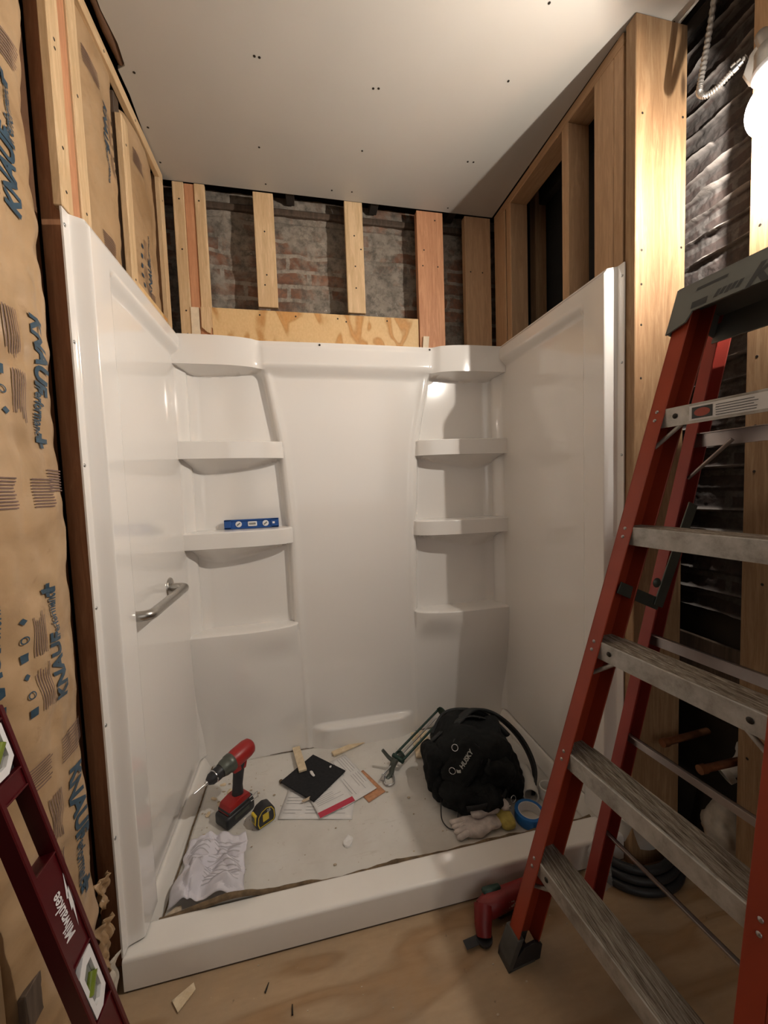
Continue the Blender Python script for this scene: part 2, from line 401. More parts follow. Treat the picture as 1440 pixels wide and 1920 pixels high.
# ceiling board with slightly ragged left edge
left = [(-.012, .004), (-.006, -.20), (.006, -.36), (.004, -.44), (.030, -.455), (.036, -.52), (.028, -.60), (.038, -.75), (.045, -1.0), (.045, -4.2)]
poly = [(x, y) for x, y in left]+[(1.695, -4.2), (1.685, -.795), (1.53, -.79), (1.522, .004)]
mb = MB(); mb.prism(poly, CEIL, CEIL+.013)
ceil = tag(mb.build('ceiling', M['drywall']), kind='structure')
for x, y in [(1.263, -.835), (1.662, -.859), (1.258, -.621), (.431, -.553), (.446, -.552), (.813, -.52), (.831, -.523), (.41, -.224), (.812, -.274), (1.257, -.295), (1.282, -.297), (.798, -.054), (.418, -.039), (.707, -.049), (1.273, -.026), (.05, -.439), (.02, -.243), (.01, -.087), (.44, -.88), (.83, -.9)]:
    mb = MB(); mb.lathe([(0, 0), (.0036, 0), (.0042, -.0008), (0, -.0012)], Matrix.Translation((x, y, CEIL+.0002)), 10)
    mb.build('screw', M['hole'], ceil)
# joists, with a dark deck added above to block world light
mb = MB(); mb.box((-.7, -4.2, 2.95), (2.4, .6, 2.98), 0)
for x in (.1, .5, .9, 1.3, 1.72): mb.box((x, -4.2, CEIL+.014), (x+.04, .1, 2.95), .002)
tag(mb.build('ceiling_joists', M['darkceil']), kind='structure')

# brick wall at the back, rough surface
def backbrick(x, z):
    row = (z % .07)/.07; mort = 1-sm(0, .12, min(row, 1-row))
    rag = nz(x, z, 0, 7)*.010+nz(x, z, 4, 22)*.006+nz(x, z, 7, 60)*.0025
    return V((x, .115+mort*.006*(1 if nz(x, z, 2, 3) > -.1 else .1)+rag, z))
tag(grid('wall_back', lin(-.6, 2.3, 330), lin(1.75, 2.70, 130), backbrick, M['brick'], None, 60), kind='structure')
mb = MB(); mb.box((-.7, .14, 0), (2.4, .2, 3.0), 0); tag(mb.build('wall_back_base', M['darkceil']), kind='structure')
# ragged timber plate at the top of the brick
mb = MB(); mb.box((-.15, .092, 2.612), (1.70, .135, CEIL-.004), .006)
o = mb.build('top_plate', M['oldwood']); tag(o, 'old dark timber plate above the brick, under the ceiling edge', 'plate')

# brick wall at right (behind the framing), mortar squeezed out in ridges
def rightbrick(y, z):
    zz = z+nz(y, z, 0, 6)*.007
    row = (zz/.066) % 1.0; d = min(row, 1-row)
    rw = math.floor(zz/.066+.5); ridge = math.exp(-(d/.075)**2)*(.014+.024*max(0, nz(y, rw*3.1, 5, 11)+.1))*(1 if nz(y, rw*1.7, 2, 5) > -.22 else .3)
    return V((1.80-ridge-nz(y, z, 1, 30)*.004-nz(y, z, 1, 90)*.002, y, z))
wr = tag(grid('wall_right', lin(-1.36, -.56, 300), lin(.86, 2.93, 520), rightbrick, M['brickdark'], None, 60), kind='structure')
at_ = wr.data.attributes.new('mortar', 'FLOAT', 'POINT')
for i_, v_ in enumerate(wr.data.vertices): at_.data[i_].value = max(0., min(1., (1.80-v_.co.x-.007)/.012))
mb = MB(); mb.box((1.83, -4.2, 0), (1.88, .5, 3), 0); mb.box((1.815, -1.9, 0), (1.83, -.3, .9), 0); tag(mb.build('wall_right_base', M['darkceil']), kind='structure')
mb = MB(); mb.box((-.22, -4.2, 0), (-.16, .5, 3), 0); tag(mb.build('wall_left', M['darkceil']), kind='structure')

def stud(label, lo, hi, mat, parts=(), name='wall_stud', bev=.002, screws=(), M_=None, group=None, cat='stud'):
    cx, cy = (lo[0]+hi[0])/2, (lo[1]+hi[1])/2
    mb = MB(); mb.box(lo, hi, bev, M_)
    o = mb.build(name, mat); tag(o, label, cat, group)
    for s in screws:   # (point, normal)
        p, n = V(s[0]), V(s[1])
        b = MB(); b.lathe([(0, .0006), (.0032, .0006), (.0038, 0), (0, -.001)], frame(p, (n.y, n.z, n.x), n), 10); b.build('screw', M['hole'], o)
    return o
F = (0, -1, 0)
# back wall studs
stud('pale furring strip at the far left of the back wall, beside the corner gap', (.024, .0, 1.962), (.070, .019, 2.642), M['pine'], screws=[((.05, 0, z), F) for z in (2.57, 2.36, 2.10, 2.0)], M_=Matrix.Shear('XY', 4, (0, 0)) if False else None, name='furring_strip', cat='strip')
stud('reddish stud between two pale furring strips on the back wall', (.0705, .006, 1.90), (.1115, .058, 2.642), M['fir'])
stud('pale furring strip on the back wall, left edge of the first brick bay', (.112, .0, 2.03), (.155, .019, 2.642), M['pine'], screws=[((.130, 0, z), F) for z in (2.57, 2.09)], name='furring_strip', cat='strip')
stud('short flat board over the brick, left of the middle one', (.350, .004, 2.137), (.438, .023, 2.640), M['pine'], screws=[((.40, .004, z), F) for z in (2.47, 2.28)]+[((.39, .004, 2.235), F)], name='nailer_board', cat='board', M_=Matrix.Translation((0.006, 0, 0)))
stud('short flat board over the brick, in the middle of the back wall', (.767, .004, 2.134), (.853, .023, 2.645), M['pine'], screws=[((.81, .004, z), F) for z in (2.49, 2.35, 2.25)]+[((.84, .004, 2.43), F)], name='nailer_board', cat='board')
stud('orange-red fir stud right of the plywood strip', (1.121, .004, 1.93), (1.256, .042, 2.640), M['fir'], screws=[((x, .004, z), F) for x, z in ((1.215, 2.60), (1.155, 2.455), (1.147, 2.38), (1.225, 2.38))])
stud('brown-red stud at the right end of the back wall', (1.372, .004, 1.93), (1.512, .042, 2.640), M['tan'], screws=[((x, .004, z), F) for x, z in ((1.40, 2.37), (1.465, 2.37))])
for x in (.36, .775, 1.13):
    pass
mb = MB(); mb.box((.155, .0, 1.958), (1.114, .012, 2.120), .001)
o = tag(mb.build('plywood_strip', M['ply']), 'long plywood strip with wavy orange grain above the white back panel', 'plywood')
for x, z in ((.36, 2.098), (.52, 2.10), (.715, 2.10), (.755, 2.088), (.955, 2.102), (1.09, 1.972)):
    b = MB(); b.lathe([(0, .0006), (.0035, .0006), (.004, 0), (0, -.001)], frame(V((x, -.0003, z)), (1, 0, 0), F), 10); b.build('screw', M['hole'], o)
# shims on the back wall
def slab(name, label, cat, poly, y0, y1, mat, group=None):
    mb = MB(); mb.prism(poly, 0, y1-y0, frame(V((0, y1, 0)), (1, 0, 0), (0, -1, 0)))
    return tag(mb.build(name, mat), label, cat, group)
slab('wood_shim', 'flat pale shim between the two furring strips, left of the plywood strip', 'shim', [(.069, 1.955), (.103, 1.955), (.103, 2.115), (.069, 2.115)], -.004, .016, M['shimpale'])
slab('wood_shim', 'curved-tip shim against the left end of the plywood strip', 'shim', [(.112, 2.028), (.134, 2.008), (.148, 2.003), (.150, 2.022), (.150, 2.115), (.112, 2.115)], -.010, -.002, M['pine'])
slab('wood_block', 'small wood block below the curved shim, touching the plywood strip', 'block', [(.108, 1.95), (.153, 1.95), (.153, 2.028), (.108, 2.028)], .002, .018, M['fir'])
slab('wood_shim', 'thin pale shim tucked behind the back panel at the red fir stud', 'shim', [(1.130, 1.955), (1.158, 1.955), (1.166, 2.035), (1.136, 2.035)], -.008, .002, M['shimpale'])

# left wall framing
FX = (1, 0, 0)
stud('pale furring strip of the near left stud, edge next to the big kraft batt', (-.022, -.812, 1.975), (-.002, -.764, 2.90), M['pine'], screws=[((-.002, -.79, z), FX) for z in (2.02, 2.12, 2.34, 2.36, 2.46)], name='furring_strip', cat='strip')
stud('reddish near left stud between two pale furring strips', (-.075, -.7635, 0), (-.007, -.7225, 2.90), M['fir'])
stud('pale furring strip of the near left stud, far edge by the narrow kraft batt', (-.022, -.722, 1.965), (-.002, -.676, 2.90), M['pine'], screws=[((-.002, -.70, z), FX) for z in (2.03, 2.32)], name='furring_strip', cat='strip')
stud('thin pale furring strip between the two upper kraft panels', (-.022, -.425, 1.95), (-.002, -.376, 2.53), M['pine'], screws=[((-.002, -.40, z), FX) for z in (2.02, 2.45)], name='furring_strip', cat='strip')
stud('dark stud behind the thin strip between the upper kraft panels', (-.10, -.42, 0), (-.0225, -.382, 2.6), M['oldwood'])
stud('pale furring strip beside the far left corner', (-.022, -.072, 1.90), (-.002, -.028, 2.60), M['pine'], screws=[((-.002, -.05, z), FX) for z in (2.52, 2.0)], name='furring_strip', cat='strip')
stud('brown corner stud behind the far left furring strip', (-.10, -.06, 0), (-.0225, -.02, 2.62), M['tan'])
stud('long pale strip running along the top of the left wall under the ceiling edge', (-.022, -1.35, 2.600), (-.002, -.028, 2.638), M['pinex'], screws=[((-.002, -.30, 2.615), FX), ((-.002, -.52, 2.615), FX)], name='furring_strip', cat='strip')
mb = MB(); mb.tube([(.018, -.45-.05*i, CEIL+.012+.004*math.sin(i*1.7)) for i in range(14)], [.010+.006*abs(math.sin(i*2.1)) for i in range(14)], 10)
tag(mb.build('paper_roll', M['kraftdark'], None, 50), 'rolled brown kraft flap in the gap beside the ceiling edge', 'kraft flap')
stud('wood blocking strip low on the left wall above the white left panel', (-.022, -.370, 1.93), (-.004, -.078, 2.028), M['ply'], name='blocking_strip', cat='strip')
stud('pale stud at the bottom left edge of the picture', (-.05, -1.225, 0), (-.002, -1.180, .72), M['pine'])
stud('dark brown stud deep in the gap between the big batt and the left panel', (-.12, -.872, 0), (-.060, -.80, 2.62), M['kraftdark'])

# kraft faced batts
EDGE = [(2.7, -.860), (2.354, -.869), (1.911, -.880), (1.571, -.877), (1.50, -.866), (1.37, -.868), (1.019, -.860), (.80, -.868), (.622, -.859), (.50, -.880), (.40, -.90), (.25, -.935), (0, -.96)]
EDGE = [(z, y+.017) for z, y in EDGE]
def batt_x(y, z):
    yc, hw = -1.03, .16
    t = (y-yc)/hw
    w = nz(y*1.2, z, 0, 6)*.010+nz(y, z*1.6, 2, 14)*.005+nz(y+z*.6, z*.4-y, 5, 20)*.004+abs(nz(y-z*.5, z*.3+y, 8, 9))*.010
    return -.045+.052*(1-min(1, abs(t))**4)+w
def battpt(u, z, e=0.0):   # u 0..1 across
    y1 = lerp_tab(EDGE, z)+.004*nz(0, z, 3, 14); y0 = -1.178
    y = y0+(y1-y0)*u; edge = sm(.0, .04, u)*sm(1.0, .93, u)
    x = batt_x(y, z)*edge+(-.05)*(1-edge)
    return V((x+e, y, z))
batt = thing('insulation_batt', 'large bulging kraft-faced insulation batt at the left edge, printed in blue', 'insulation', (-.05, -1.03, 0))
grid('kraft_facing', lin(0, 1, 90), lin(.02, 2.70, 340), lambda u, z: battpt(u, z), M['kraft'], batt, 70)
def onbatt(y, z, e=.0030):
    y1 = lerp_tab(EDGE, z)+.004*nz(0, z, 3, 14); u = (y+1.178)/(y1+1.178)
    return V((max(battpt(min(max(u+q_, 0), .93), z+r_).x for q_ in (-.014, 0, .014) for r_ in (-.006, 0, .006))+e*.6, y, z))
def vtext(y, z0, z1, h, down):
    L = abs(z1-z0)
    def fm(u, v):
        k = u/3.62*L
        return onbatt(y+(v if not down else -v)*1.0*(-1), (z1-k) if down else (z0+k))
    return fm
# lettering: (baseline y, z low, z high, height, reads downward)
for (y, z0, z1, down) in [(-.992, 1.825, 2.06, False), (-.992, 1.415, 1.655, True), (-.985, .885, 1.105, False), (-.985, .455, .725, True), (-1.13, .90, 1.15, False)]:
    L = z1-z0; sz = L/6.1
    def fm(u, v, y=y, z0=z0, z1=z1, down=down, sz=sz):
        v *= 1.25
        return onbatt(y+v, z1-u) if down else onbatt(y-v, z0+u)
    lettering('lettering', 'KNAUF', sz*1.16, fm, M['ink'], batt, .18, sz*.05)
    off = sz*3.55
    def fm2(u, v, fm=fm, off=off): return fm(u+off, v)
    lettering('lettering', 'Performance', sz*.60, lambda u, v, fm2=fm2: fm2(u*.86, v*1.25), M['ink'], batt, .18, sz*.014)
    c = sz*6.25; a = sz*.38; t = sz*.12
    flatmarks('plus_sign', [(c-a, sz*.35-t, c+a, sz*.35+t), (c-t, sz*.35-a, c+t, sz*.35+a)], lambda u, v, fm=fm: fm(u, v), M['ink'], batt, 6)
    # icons row beside the lettering and fine print blocks
    fi = (lambda u, v, fm=fm, sz=sz: fm(u, .35*sz-v*.95)) if down else fm
    ic = []
    for k in range(6):
        u0 = L*(.05+.155*k); s_ = sz*.36; vo = sz*2.05
        if k % 3 == 1:
            ring = [(u0+s_*.5+s_*.55*math.cos(q), vo+s_*.5+s_*.55*math.sin(q)) for q in [2*math.pi*j/12 for j in range(12)]]
            inn = [(u0+s_*.5+s_*.38*math.cos(q), vo+s_*.5+s_*.38*math.sin(q)) for q in [2*math.pi*j/12 for j in range(12)]]
            for j in range(12): ic.append([ring[j], ring[(j+1) % 12], inn[(j+1) % 12], inn[j]])
        elif k % 3 == 2: ic.append([(u0, vo+s_*.5), (u0+s_*.5, vo), (u0+s_, vo+s_*.5), (u0+s_*.5, vo+s_)])
        else: ic.append((u0, vo, u0+s_*1.2, vo+s_))
    flatmarks('icon_row', ic, lambda u, v, fi=fi: fi(u, v), M['ink'], batt, 2)
    ln = []
    for blk in (0, 1):
        for k in range(6):
            u0 = L*(.04+.47*blk); ln.append((u0+.003*random.random(), sz*(1.05+k*.13), u0+L*(.30+.1*random.random()), sz*(1.10+k*.13)))
    flatmarks('fine_print', ln, lambda u, v, fi=fi: fi(u, v), M['inkp'], batt, 10)
for (y0, z0, n) in [(-.985, 1.33, 10), (-1.09, 1.33, 10), (-.985, 2.16, 8), (-.97, .80, 9), (-1.07, .80, 9), (-1.07, .60, 6), (-.935, 1.35, 8), (-.935, .80, 8), (-1.08, 2.2, 6)]:
    flatmarks('fine_print', [(y0-.036, z0-.006*k, y0+.030-.010*random.random(), z0-.006*k+.0026) for k in range(n)], lambda u, v: onbatt(min(u, -.895), v), M['inkp'], batt, 8)

def upperbatt(label, ya, yb, z0, z1, txt, slope=0):
    t = thing('insulation_batt', label, 'insulation', (-.03, (ya+yb)/2, z0))
    def pt(u, z, e=0):
        y = ya+(yb-ya)*u; ed = sm(0, .10, u)*sm(1, .90, u)
        return V((-.045*(1-ed)+(-.024+.012*(1-(2*u-1)**2)+nz(y, z, ya, 9)*.007+nz(y, z, 1, 24)*.003)*ed+e, y, z))
    grid('kraft_facing', lin(0, 1, 46), lin(z0, z1, 90), lambda u, z: pt(u, z), M['kraft'], t, 70)
    def fm0(yb_, zb, down):
        def f(u, v):
            y = yb_+v if down else yb_-v; z = zb-u if down else zb+u
            return pt((y-ya)/(yb-ya), z, .002)
        return f
    for (y, z, sz, down, body) in txt:
        f = fm0(y, z, down)
        lettering('lettering', 'KNAUF', sz*1.1, f, M['ink'], t, .18, sz*.03)
        lettering('lettering', 'Performance', sz*.58, lambda u, v, f=f, sz=sz: f(u+sz*3.4, v), M['ink'], t, .18, sz*.012)
        flatmarks('icon_row', [(sz*1.0*k, sz*1.9, sz*1.0*k+sz*.4, sz*2.35) for k in range(5)], f, M['ink'], t, 2)
        flatmarks('fine_print', [(sz*.2, sz*(1.0+.14*k), sz*2.6, sz*(1.05+.14*k)) for k in range(5)]+[(sz*3.2, sz*(1.0+.14*k), sz*5.2, sz*(1.05+.14*k)) for k in range(5)], f, M['inkp'], t, 6)
    for (y, z) in [(ya+(yb-ya)*.35, z1-.08), (ya+(yb-ya)*.5, z0+.16)]:
        flatmarks('fine_print', [(y-.04, z-.007*k, y+.04, z-.007*k+.003) for k in range(7)], lambda u, v: pt((u-ya)/(yb-ya), v, .002), M['inkp'], t, 8)
    return t
upperbatt('narrow kraft insulation panel between the near stud and the thin pale strip', -.674, -.428, 1.90, 2.60, [(-.53, 2.47, .036, True, '')])
upperbatt('kraft insulation panel between the thin pale strip and the far left corner', -.374, -.080, 1.90, 2.595, [(-.22, 2.05, .034, False, '')])
# torn kraft scraps at the bottom left
def scrap(label, c, sx, sz, seed, mat=None):
    us, vs = lin(-1, 1, 16), lin(-1, 1, 16)
    def f(u, v):
        return V(c)+V((.018*nz(u, v, seed, 2.2)+.010*u*v, u*sx*(1+.25*nz(u, v, seed+3, 2))+.2*sx*v*nz(seed, v, 0, 2), v*sz*(1+.2*nz(u, v, seed+5, 2))))
    return tag(grid('kraft_scrap', us, vs, f, mat or M['kraft'], None, 60, .0012), label, 'paper scrap')
scrap('torn kraft scrap curling beside the lower end of the white left panel', (-.008, -.872, .33), .020, .035, 3)
scrap('crumpled kraft scrap hanging just above the shower base corner', (-.008, -.880, .20), .022, .06, 5)
scrap('grey fluffy torn insulation scrap wedged beside the shower base corner', (-.010, -.868, .07), .028, .065, 9, M['fiberfill'])
mb = MB(); mb.box((-.012, -1.155, .36), (-.002, -1.11, .435), .001); 
o = mb.build('wood_offcut', M['oldwood']); tag(o, 'dark wood offcut behind the red spirit level at bottom left', 'wood offcut'); o.location = (.008, 0, 0)

# right wall framing
def rstud(label, y0, y1, x0=1.53, x1=1.619, z1=2.607, z0=0, mat=None): return stud(label, (x0, y0, z0), (x1, y1, z1), mat or M['tan'])
rstud('flat stud in the far right corner above the white right panel', -.108, -.002)
rstud('stud next to the corner stud on the right wall', -.158, -.119)
rstud('middle stud of the right wall with dark openings on both sides', -.563, -.526)
rstud('wide flat stud of the right wall just before the end post', -.775, -.692)
rstud('narrow stud directly behind the end post of the right wall', -.813, -.776)
stud('top plate running along the ceiling over the right wall studs', (1.53, -.813, 2.607), (1.619, -.002, 2.644), M['tany'], name='top_plate', cat='plate')
stud('old stud seen deep behind the far right openings', (1.70, -.10, 0), (1.76, -.05, 2.9), M['tan'])
mb = MB(); mb.box((1.765, -.72, 0), (1.775, .10, 2.93), 0); tag(mb.build('shade_sheet', M['black']), 'black sheet added behind the right wall stud openings to keep them dark', 'shade_backing')  # added black sheet, keeps the stud openings dark despite the lamp
post = stud('broad knotty end post facing the room, right of the shower', (1.527, -.863, 0), (1.710, -.825, 2.643), M['postwood'], name='end_post', cat='post',
            screws=[((1.55, -.863, z), F) for z in (2.37, 1.98, 1.88, 1.76, 1.6, 1.35, 1.1)]+[((1.695, -.863, z), F) for z in (2.38, 2.0, 1.85, 1.72)])
stud('old brown timber strip between the end post and the right brick wall', (1.735, -.785, 0), (1.80, -.74, 2.93), M['oldwood'])
stud('knotty board stud at the right edge of the picture beneath the lamp', (1.695, -1.195, 0), (1.733, -1.050, 2.92), M['postwood'],
     screws=[((1.695, -1.075, z), (-1, 0, 0)) for z in (2.12, 1.93, 1.72, 1.60, 1.42, 1.30, .5)]+[((1.695, -1.10, z), (-1, 0, 0)) for z in (2.45, 1.0)])
# dark boards low behind the ladder
mb = MB(); mb.box((1.782, -1.2, .55), (1.795, -.79, .76), .002); tag(mb.build('dark_board', M['oldwood']), 'dark brown board low on the right wall behind the ladder', 'board')

# ---------------------------------------------------------------- shower: back panel as one moulded sheet
W = 1.524
XL = [(1.96, .372), (1.84, .375), (1.50, .432), (1.09, .459), (.67, .463), (0, .480)]
XR = [(1.96, 1.140), (1.84, 1.135), (1.50, 1.068), (1.09, 1.046), (.67, 1.036), (0, 1.045)]
SH = [(1.838, 1.97, .026), (1.442, 1.522, .066), (1.052, 1.127, .082)]     # shelf lips: z low, z high, belly length
CEN = .034
def shelfP(t, p0):       # t: 0 at the outer corner, 1 at the column's inner edge
    if t >= 1: return CEN
    e = 1 if t < .42 else math.sqrt(max(0, 1-((t-.42)/.58)**2))
    return CEN+(p0-CEN)*e
def colh(x, z, side):
    if side < 0: xe = lerp_tab(XL, z); t = x/xe; a = x; p0 = .105
    else: xe = lerp_tab(XR, z); t = (W-x)/(W-xe); a = W-x; p0 = .115
    if t > 1.25: return None
    P = shelfP(min(t, 1), p0)
    rim = .006*math.exp(-((t-1.02)/.035)**2)      # proud bead at the inner edge
    corner = .030*(1-sm(0, .085, a))
    ins = 1-sm(.935, .985, t)                      # inside the niche
    niche = (CEN+rim)*(1-ins)+corner*ins
    h = niche
    for zb, zt, bl in SH:
        if zb <= z <= zt+.001:
            f = 1.0
            if z > zt-.008: f = math.sqrt(max(0, 1-((z-(zt-.008))/.009)**2))
            h = max(h, P*f*(1 if zt < 1.9 else 1))
        elif zb-bl < z < zb:
            # sloping half-moon support under the lip
            if t < .34: q_ = max(0, (t-.035)/.305); D_ = bl*math.sqrt(max(0, 1-(1-q_)**2.2))
            else: D_ = bl*max(0, (1-(t-.34)/.64))**.85
            if D_ > .002:
                w_ = (zb-z)/D_
                if w_ < 1: h = max(h, h+(P*.96-h)*(1-w_)**1.35)
    zt = .672
    if z <= zt:
        f = 1.0
        if z > zt-.008: f = math.sqrt(max(0, 1-((z-(zt-.008))/.009)**2))
        k = sm(.66, .05, z)
        Pl = max(CEN+(p0-CEN)*(1-sm(.30, 1.10, t)), 0)*sm(.3, .62, z)**1+P*(1-sm(.3, .62, z)) if False else (P*sm(.50, .66, z)+(CEN+(p0-CEN)*(1-sm(.25, 1.15, t)))*(1-sm(.50, .66, z)))
        low = Pl*f*(1-k)+(.036+.012*(1-t))*k+rim*sm(.40, .66, z)*(1-k)
        h = max(h, low) if t > .97 else max(h*(1 if z > zt-.002 else 0), low)
    return h
def backh(x, z):
    cove = sm(1.800, 1.865, z)*.036*(1-.25*sm(1.93, 1.96, z))
    ledge = .034*sm(.158, .135, z)*sm(.475, .560, x+.35*(.14-z))*sm(1.060, .975, x-.35*(.14-z))
    c = CEN+cove+ledge+.004*math.sin(math.pi*(x-.45)/.62)
    side = -1 if x < .76 else 1
    h = colh(x, z, side)
    if h is None: return c
    if side < 0: xe = lerp_tab(XL, z); t = x/xe
    else: xe = lerp_tab(XR, z); t = (W-x)/(W-xe)
    if t <= 1: return h if z < 1.80 or t < .86 else h+(max(c, h*0)-h)*sm(.86, 1.0, t)*sm(1.8, 1.85, z)
    return h+(c-h)*sm(1.0, 1.24, t) if z < 1.8 else (h+(c-h)*sm(1.0, 1.24, t))*(1-sm(1.8, 1.85, z))+c*sm(1.8, 1.85, z)
zs = set(lin(.035, 1.96, 330))
for _, zt, _ in SH[1:]+[(0, .672, 0)]:
    zs = {q for q in zs if not (zt-.010 < q < zt+.004)}
    zs |= {zt+.0035, zt+.0022, zt+.0012, zt+.0010, zt+.0007, zt+.0003, zt-.0005, zt-.002, zt-.004, zt-.006, zt-.008, zt-.0095}
for zb, _, _ in SH:
    zs = {q for q in zs if not (zb-.003 < q < zb+.003)}; zs |= {zb+.0025, zb+.0003, zb-.0003, zb-.002}
zs = sorted(zs)
xs = sorted(set(lin(.003, .52, 130)+lin(.54, .96, 44)+lin(.98, 1.521, 136)))
bp = thing('shower_back_panel', 'glossy white moulded back panel of the shower with two shelf columns', 'shower panel', (W/2, -.01, .04))
grid('moulded_wall', xs, zs, lambda x, z: V((x, -.004-backh(x, z), z)), M['gel'], bp, 55)
mb = MB()
mb.box((.003, -.006, 1.955), (1.521, -.002, 1.962), 0)
# closed top edge of the rim
vs_, fs_ = [], []
for i, x in enumerate(xs):
    vs_ += [(x, -.004-backh(x, 1.96), 1.96), (x, .0, 1.9615)]
    if i: fs_.append((2*i-2, 2*i, 2*i+1, 2*i-1))
me_ = bpy.data.meshes.new('t'); me_.from_pydata(vs_, [], fs_); mb.bm.from_mesh(me_); bpy.data.meshes.remove(me_)
mb.build('top_rim', M['gel'], bp, 40)
for x in (.62, 1.145): 
    b = MB(); b.lathe([(0, .001), (.0045, .001), (.005, 0), (0, -.001)], frame(V((x, -.004-backh(x, 1.945)-.0015, 1.948)), (1, 0, 0), F), 12); b.build('screw', M['hole'], bp)

# side panels
def sideh(y, z):
    fl = .004
    r = sm(-.806, -.786, y)
    ridge = .040
    fieldmix = sm(-.700, -.655, y)*sm(1.905, 1.862, z)*sm(-.030, -.085, y)
    h = ridge*(1-fieldmix)+.006*fieldmix
    bow = .003*math.sin(math.pi*(y+.83)/.83)
    topround = .010*sm(1.945, 1.96, z)
    return fl+(h-fl-topround)*r+bow*fieldmix
ys = sorted(set(lin(-.83, -.76, 46)+lin(-.755, -.60, 60)+lin(-.59, -.006, 60)))
zss = sorted(set(lin(.098, 1.84, 90)+lin(1.845, 1.962, 40)))
lp = thing('shower_left_panel', 'glossy white left wall panel of the shower carrying the steel bar', 'shower panel', (.01, -.4, .1))
rp = thing('shower_right_panel', 'glossy white right wall panel of the shower, in shade', 'shower panel', (W-.01, -.4, .1))
grid('moulded_wall', ys, zss, lambda y, z: V((sideh(y, z), y, z)), M['gel'], lp, 50)
grid('moulded_wall', ys, zss, lambda y, z: V((W-sideh(y, z), y, z)), M['gel'], rp, 50)
for par, sg, x0 in ((lp, 1, 0), (rp, -1, W)):
    vs_, fs_ = [], []
    for i, y in enumerate(ys):
        vs_ += [(x0+sg*sideh(y, 1.962), y, 1.962), (x0, y, 1.963)]
        if i: fs_.append((2*i-2, 2*i, 2*i+1, 2*i-1))
    n0 = len(vs_); vs_ += [(x0+sg*.004, -.83, .098), (x0, -.83, .098), (x0, -.83, 1.962), (x0+sg*.004, -.83, 1.962)]; fs_.append((n0, n0+1, n0+2, n0+3))
    meshobj('edge', vs_, fs_, M['gel'], par)
for z in (1.925, 1.66, 1.37, 1.02, .72, .42):
    for par, sg, x0 in ((lp, 1, 0), (rp, -1, W)):
        b = MB(); b.lathe([(0, .002), (.003, .0018), (.0048, .0004), (.0048, 0), (0, 0)], frame(V((x0+sg*.004, -.822, z)), (0, 1, 0), (sg, 0, 0)), 12); b.build('screw', M['steelscrew'], par, 60)

# shower base
def baseh(x, y):
    a = min(x, W-x)
    e = .042+.058*(1-sm(.012, .050, a))
    th = .042+.058*sm(-.722, -.748, y)
    bk = .042+.02*(1-sm(.0, .03, -y))
    h = max(e, th, bk)-.007
    if y < -.822: h -= .010*(1-math.sqrt(max(0, 1-((-.822-y)/.010)**2)))
    return h
bs = thing('shower_tray', 'white low shower base with a rounded front threshold', 'shower base', (W/2, -.41, 0))
xb = sorted(set(lin(0, .07, 20)+lin(.08, 1.44, 70)+lin(1.454, W, 20))); yb = sorted(set(lin(-.832, -.818, 10)+lin(-.815, -.69, 30)+lin(-.68, 0, 40)))
vs_ = [V((x, y, baseh(x, y))) for y in yb for x in xb]; nx = len(xb)
fs_ = [(j*nx+i, j*nx+i+1, (j+1)*nx+i+1, (j+1)*nx+i) for j in range(len(yb)-1) for i in range(nx-1)]
n0 = len(vs_)
for i, x in enumerate(xb): vs_.append(V((x, -.832, .006)))
for i in range(nx-1): fs_.append((n0+i, n0+i+1, i+1, i))
n1 = len(vs_)
for j, y in enumerate(yb): vs_ += [V((0, y, .006)), V((W, y, .006))]
for j in range(len(yb)-1):
    fs_.append((n1+2*j, j*nx, (j+1)*nx, n1+2*j+2)); fs_.append((n1+2*j+1, n1+2*j+3, (j+1)*nx+nx-1, j*nx+nx-1))
meshobj('pan', vs_, fs_, M['gelbase'], bs, 50)
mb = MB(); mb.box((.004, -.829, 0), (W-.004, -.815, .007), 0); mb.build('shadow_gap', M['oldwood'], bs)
# liner sheet lying in the pan
def linz(x, y):
    lift = .014*math.exp(-((x-.26)/.16)**2)*sm(-.66, -.735, y)
    return max(baseh(x, y)+.0035, .0425)+.0016*nz(x, y, 0, 7)+.0008*nz(x, y, 3, 25)+lift+.006*sm(-.690, -.735, y)+.004*sm(1.40, 1.48, x)*sm(-.6, -.7, y)
def liney(x): return -.737+.006*nz(x, 0, 0, 6)+.003*nz(x, 1, 0, 22)
ln = thing('pan_liner', 'dirty off-white protective sheet covering the shower pan', 'protective sheet', (.76, -.37, .04))
grid('sheet', lin(.052, 1.474, 110), lin(0, 1, 70), lambda x, v: V((x, liney(x)+(-.045-liney(x))*v, linz(x, liney(x)+(-.045-liney(x))*v))), M['liner'], ln, 50, .002)
mb = MB(); mb.tube([(x, liney(x)-.002, linz(x, liney(x))+.0050) for x in lin(.055, 1.47, 90)], [.0052+.0030*abs(nz(x, 0, 9, 18))+.003*math.exp(-((x-.2)/.16)**2) for x in lin(.055, 1.47, 90)], 6)
mb.build('torn_edge', M['torn'], ln, 60)
mb = MB(); mb.tube([(.052+.002*nz(0, y, 0, 9), y, .044) for y in lin(-.70, -.06, 40)], [.0026+.001*abs(nz(0, y, 0, 15)) for y in lin(-.7, -.06, 40)], 6); mb.build('torn_edge', M['torn'], ln, 60)
mb = MB(); mb.tube([(x, -.043, .045) for x in lin(.055, 1.47, 30)], .0016, 6); mb.build('torn_edge', M['torn'], ln, 60)

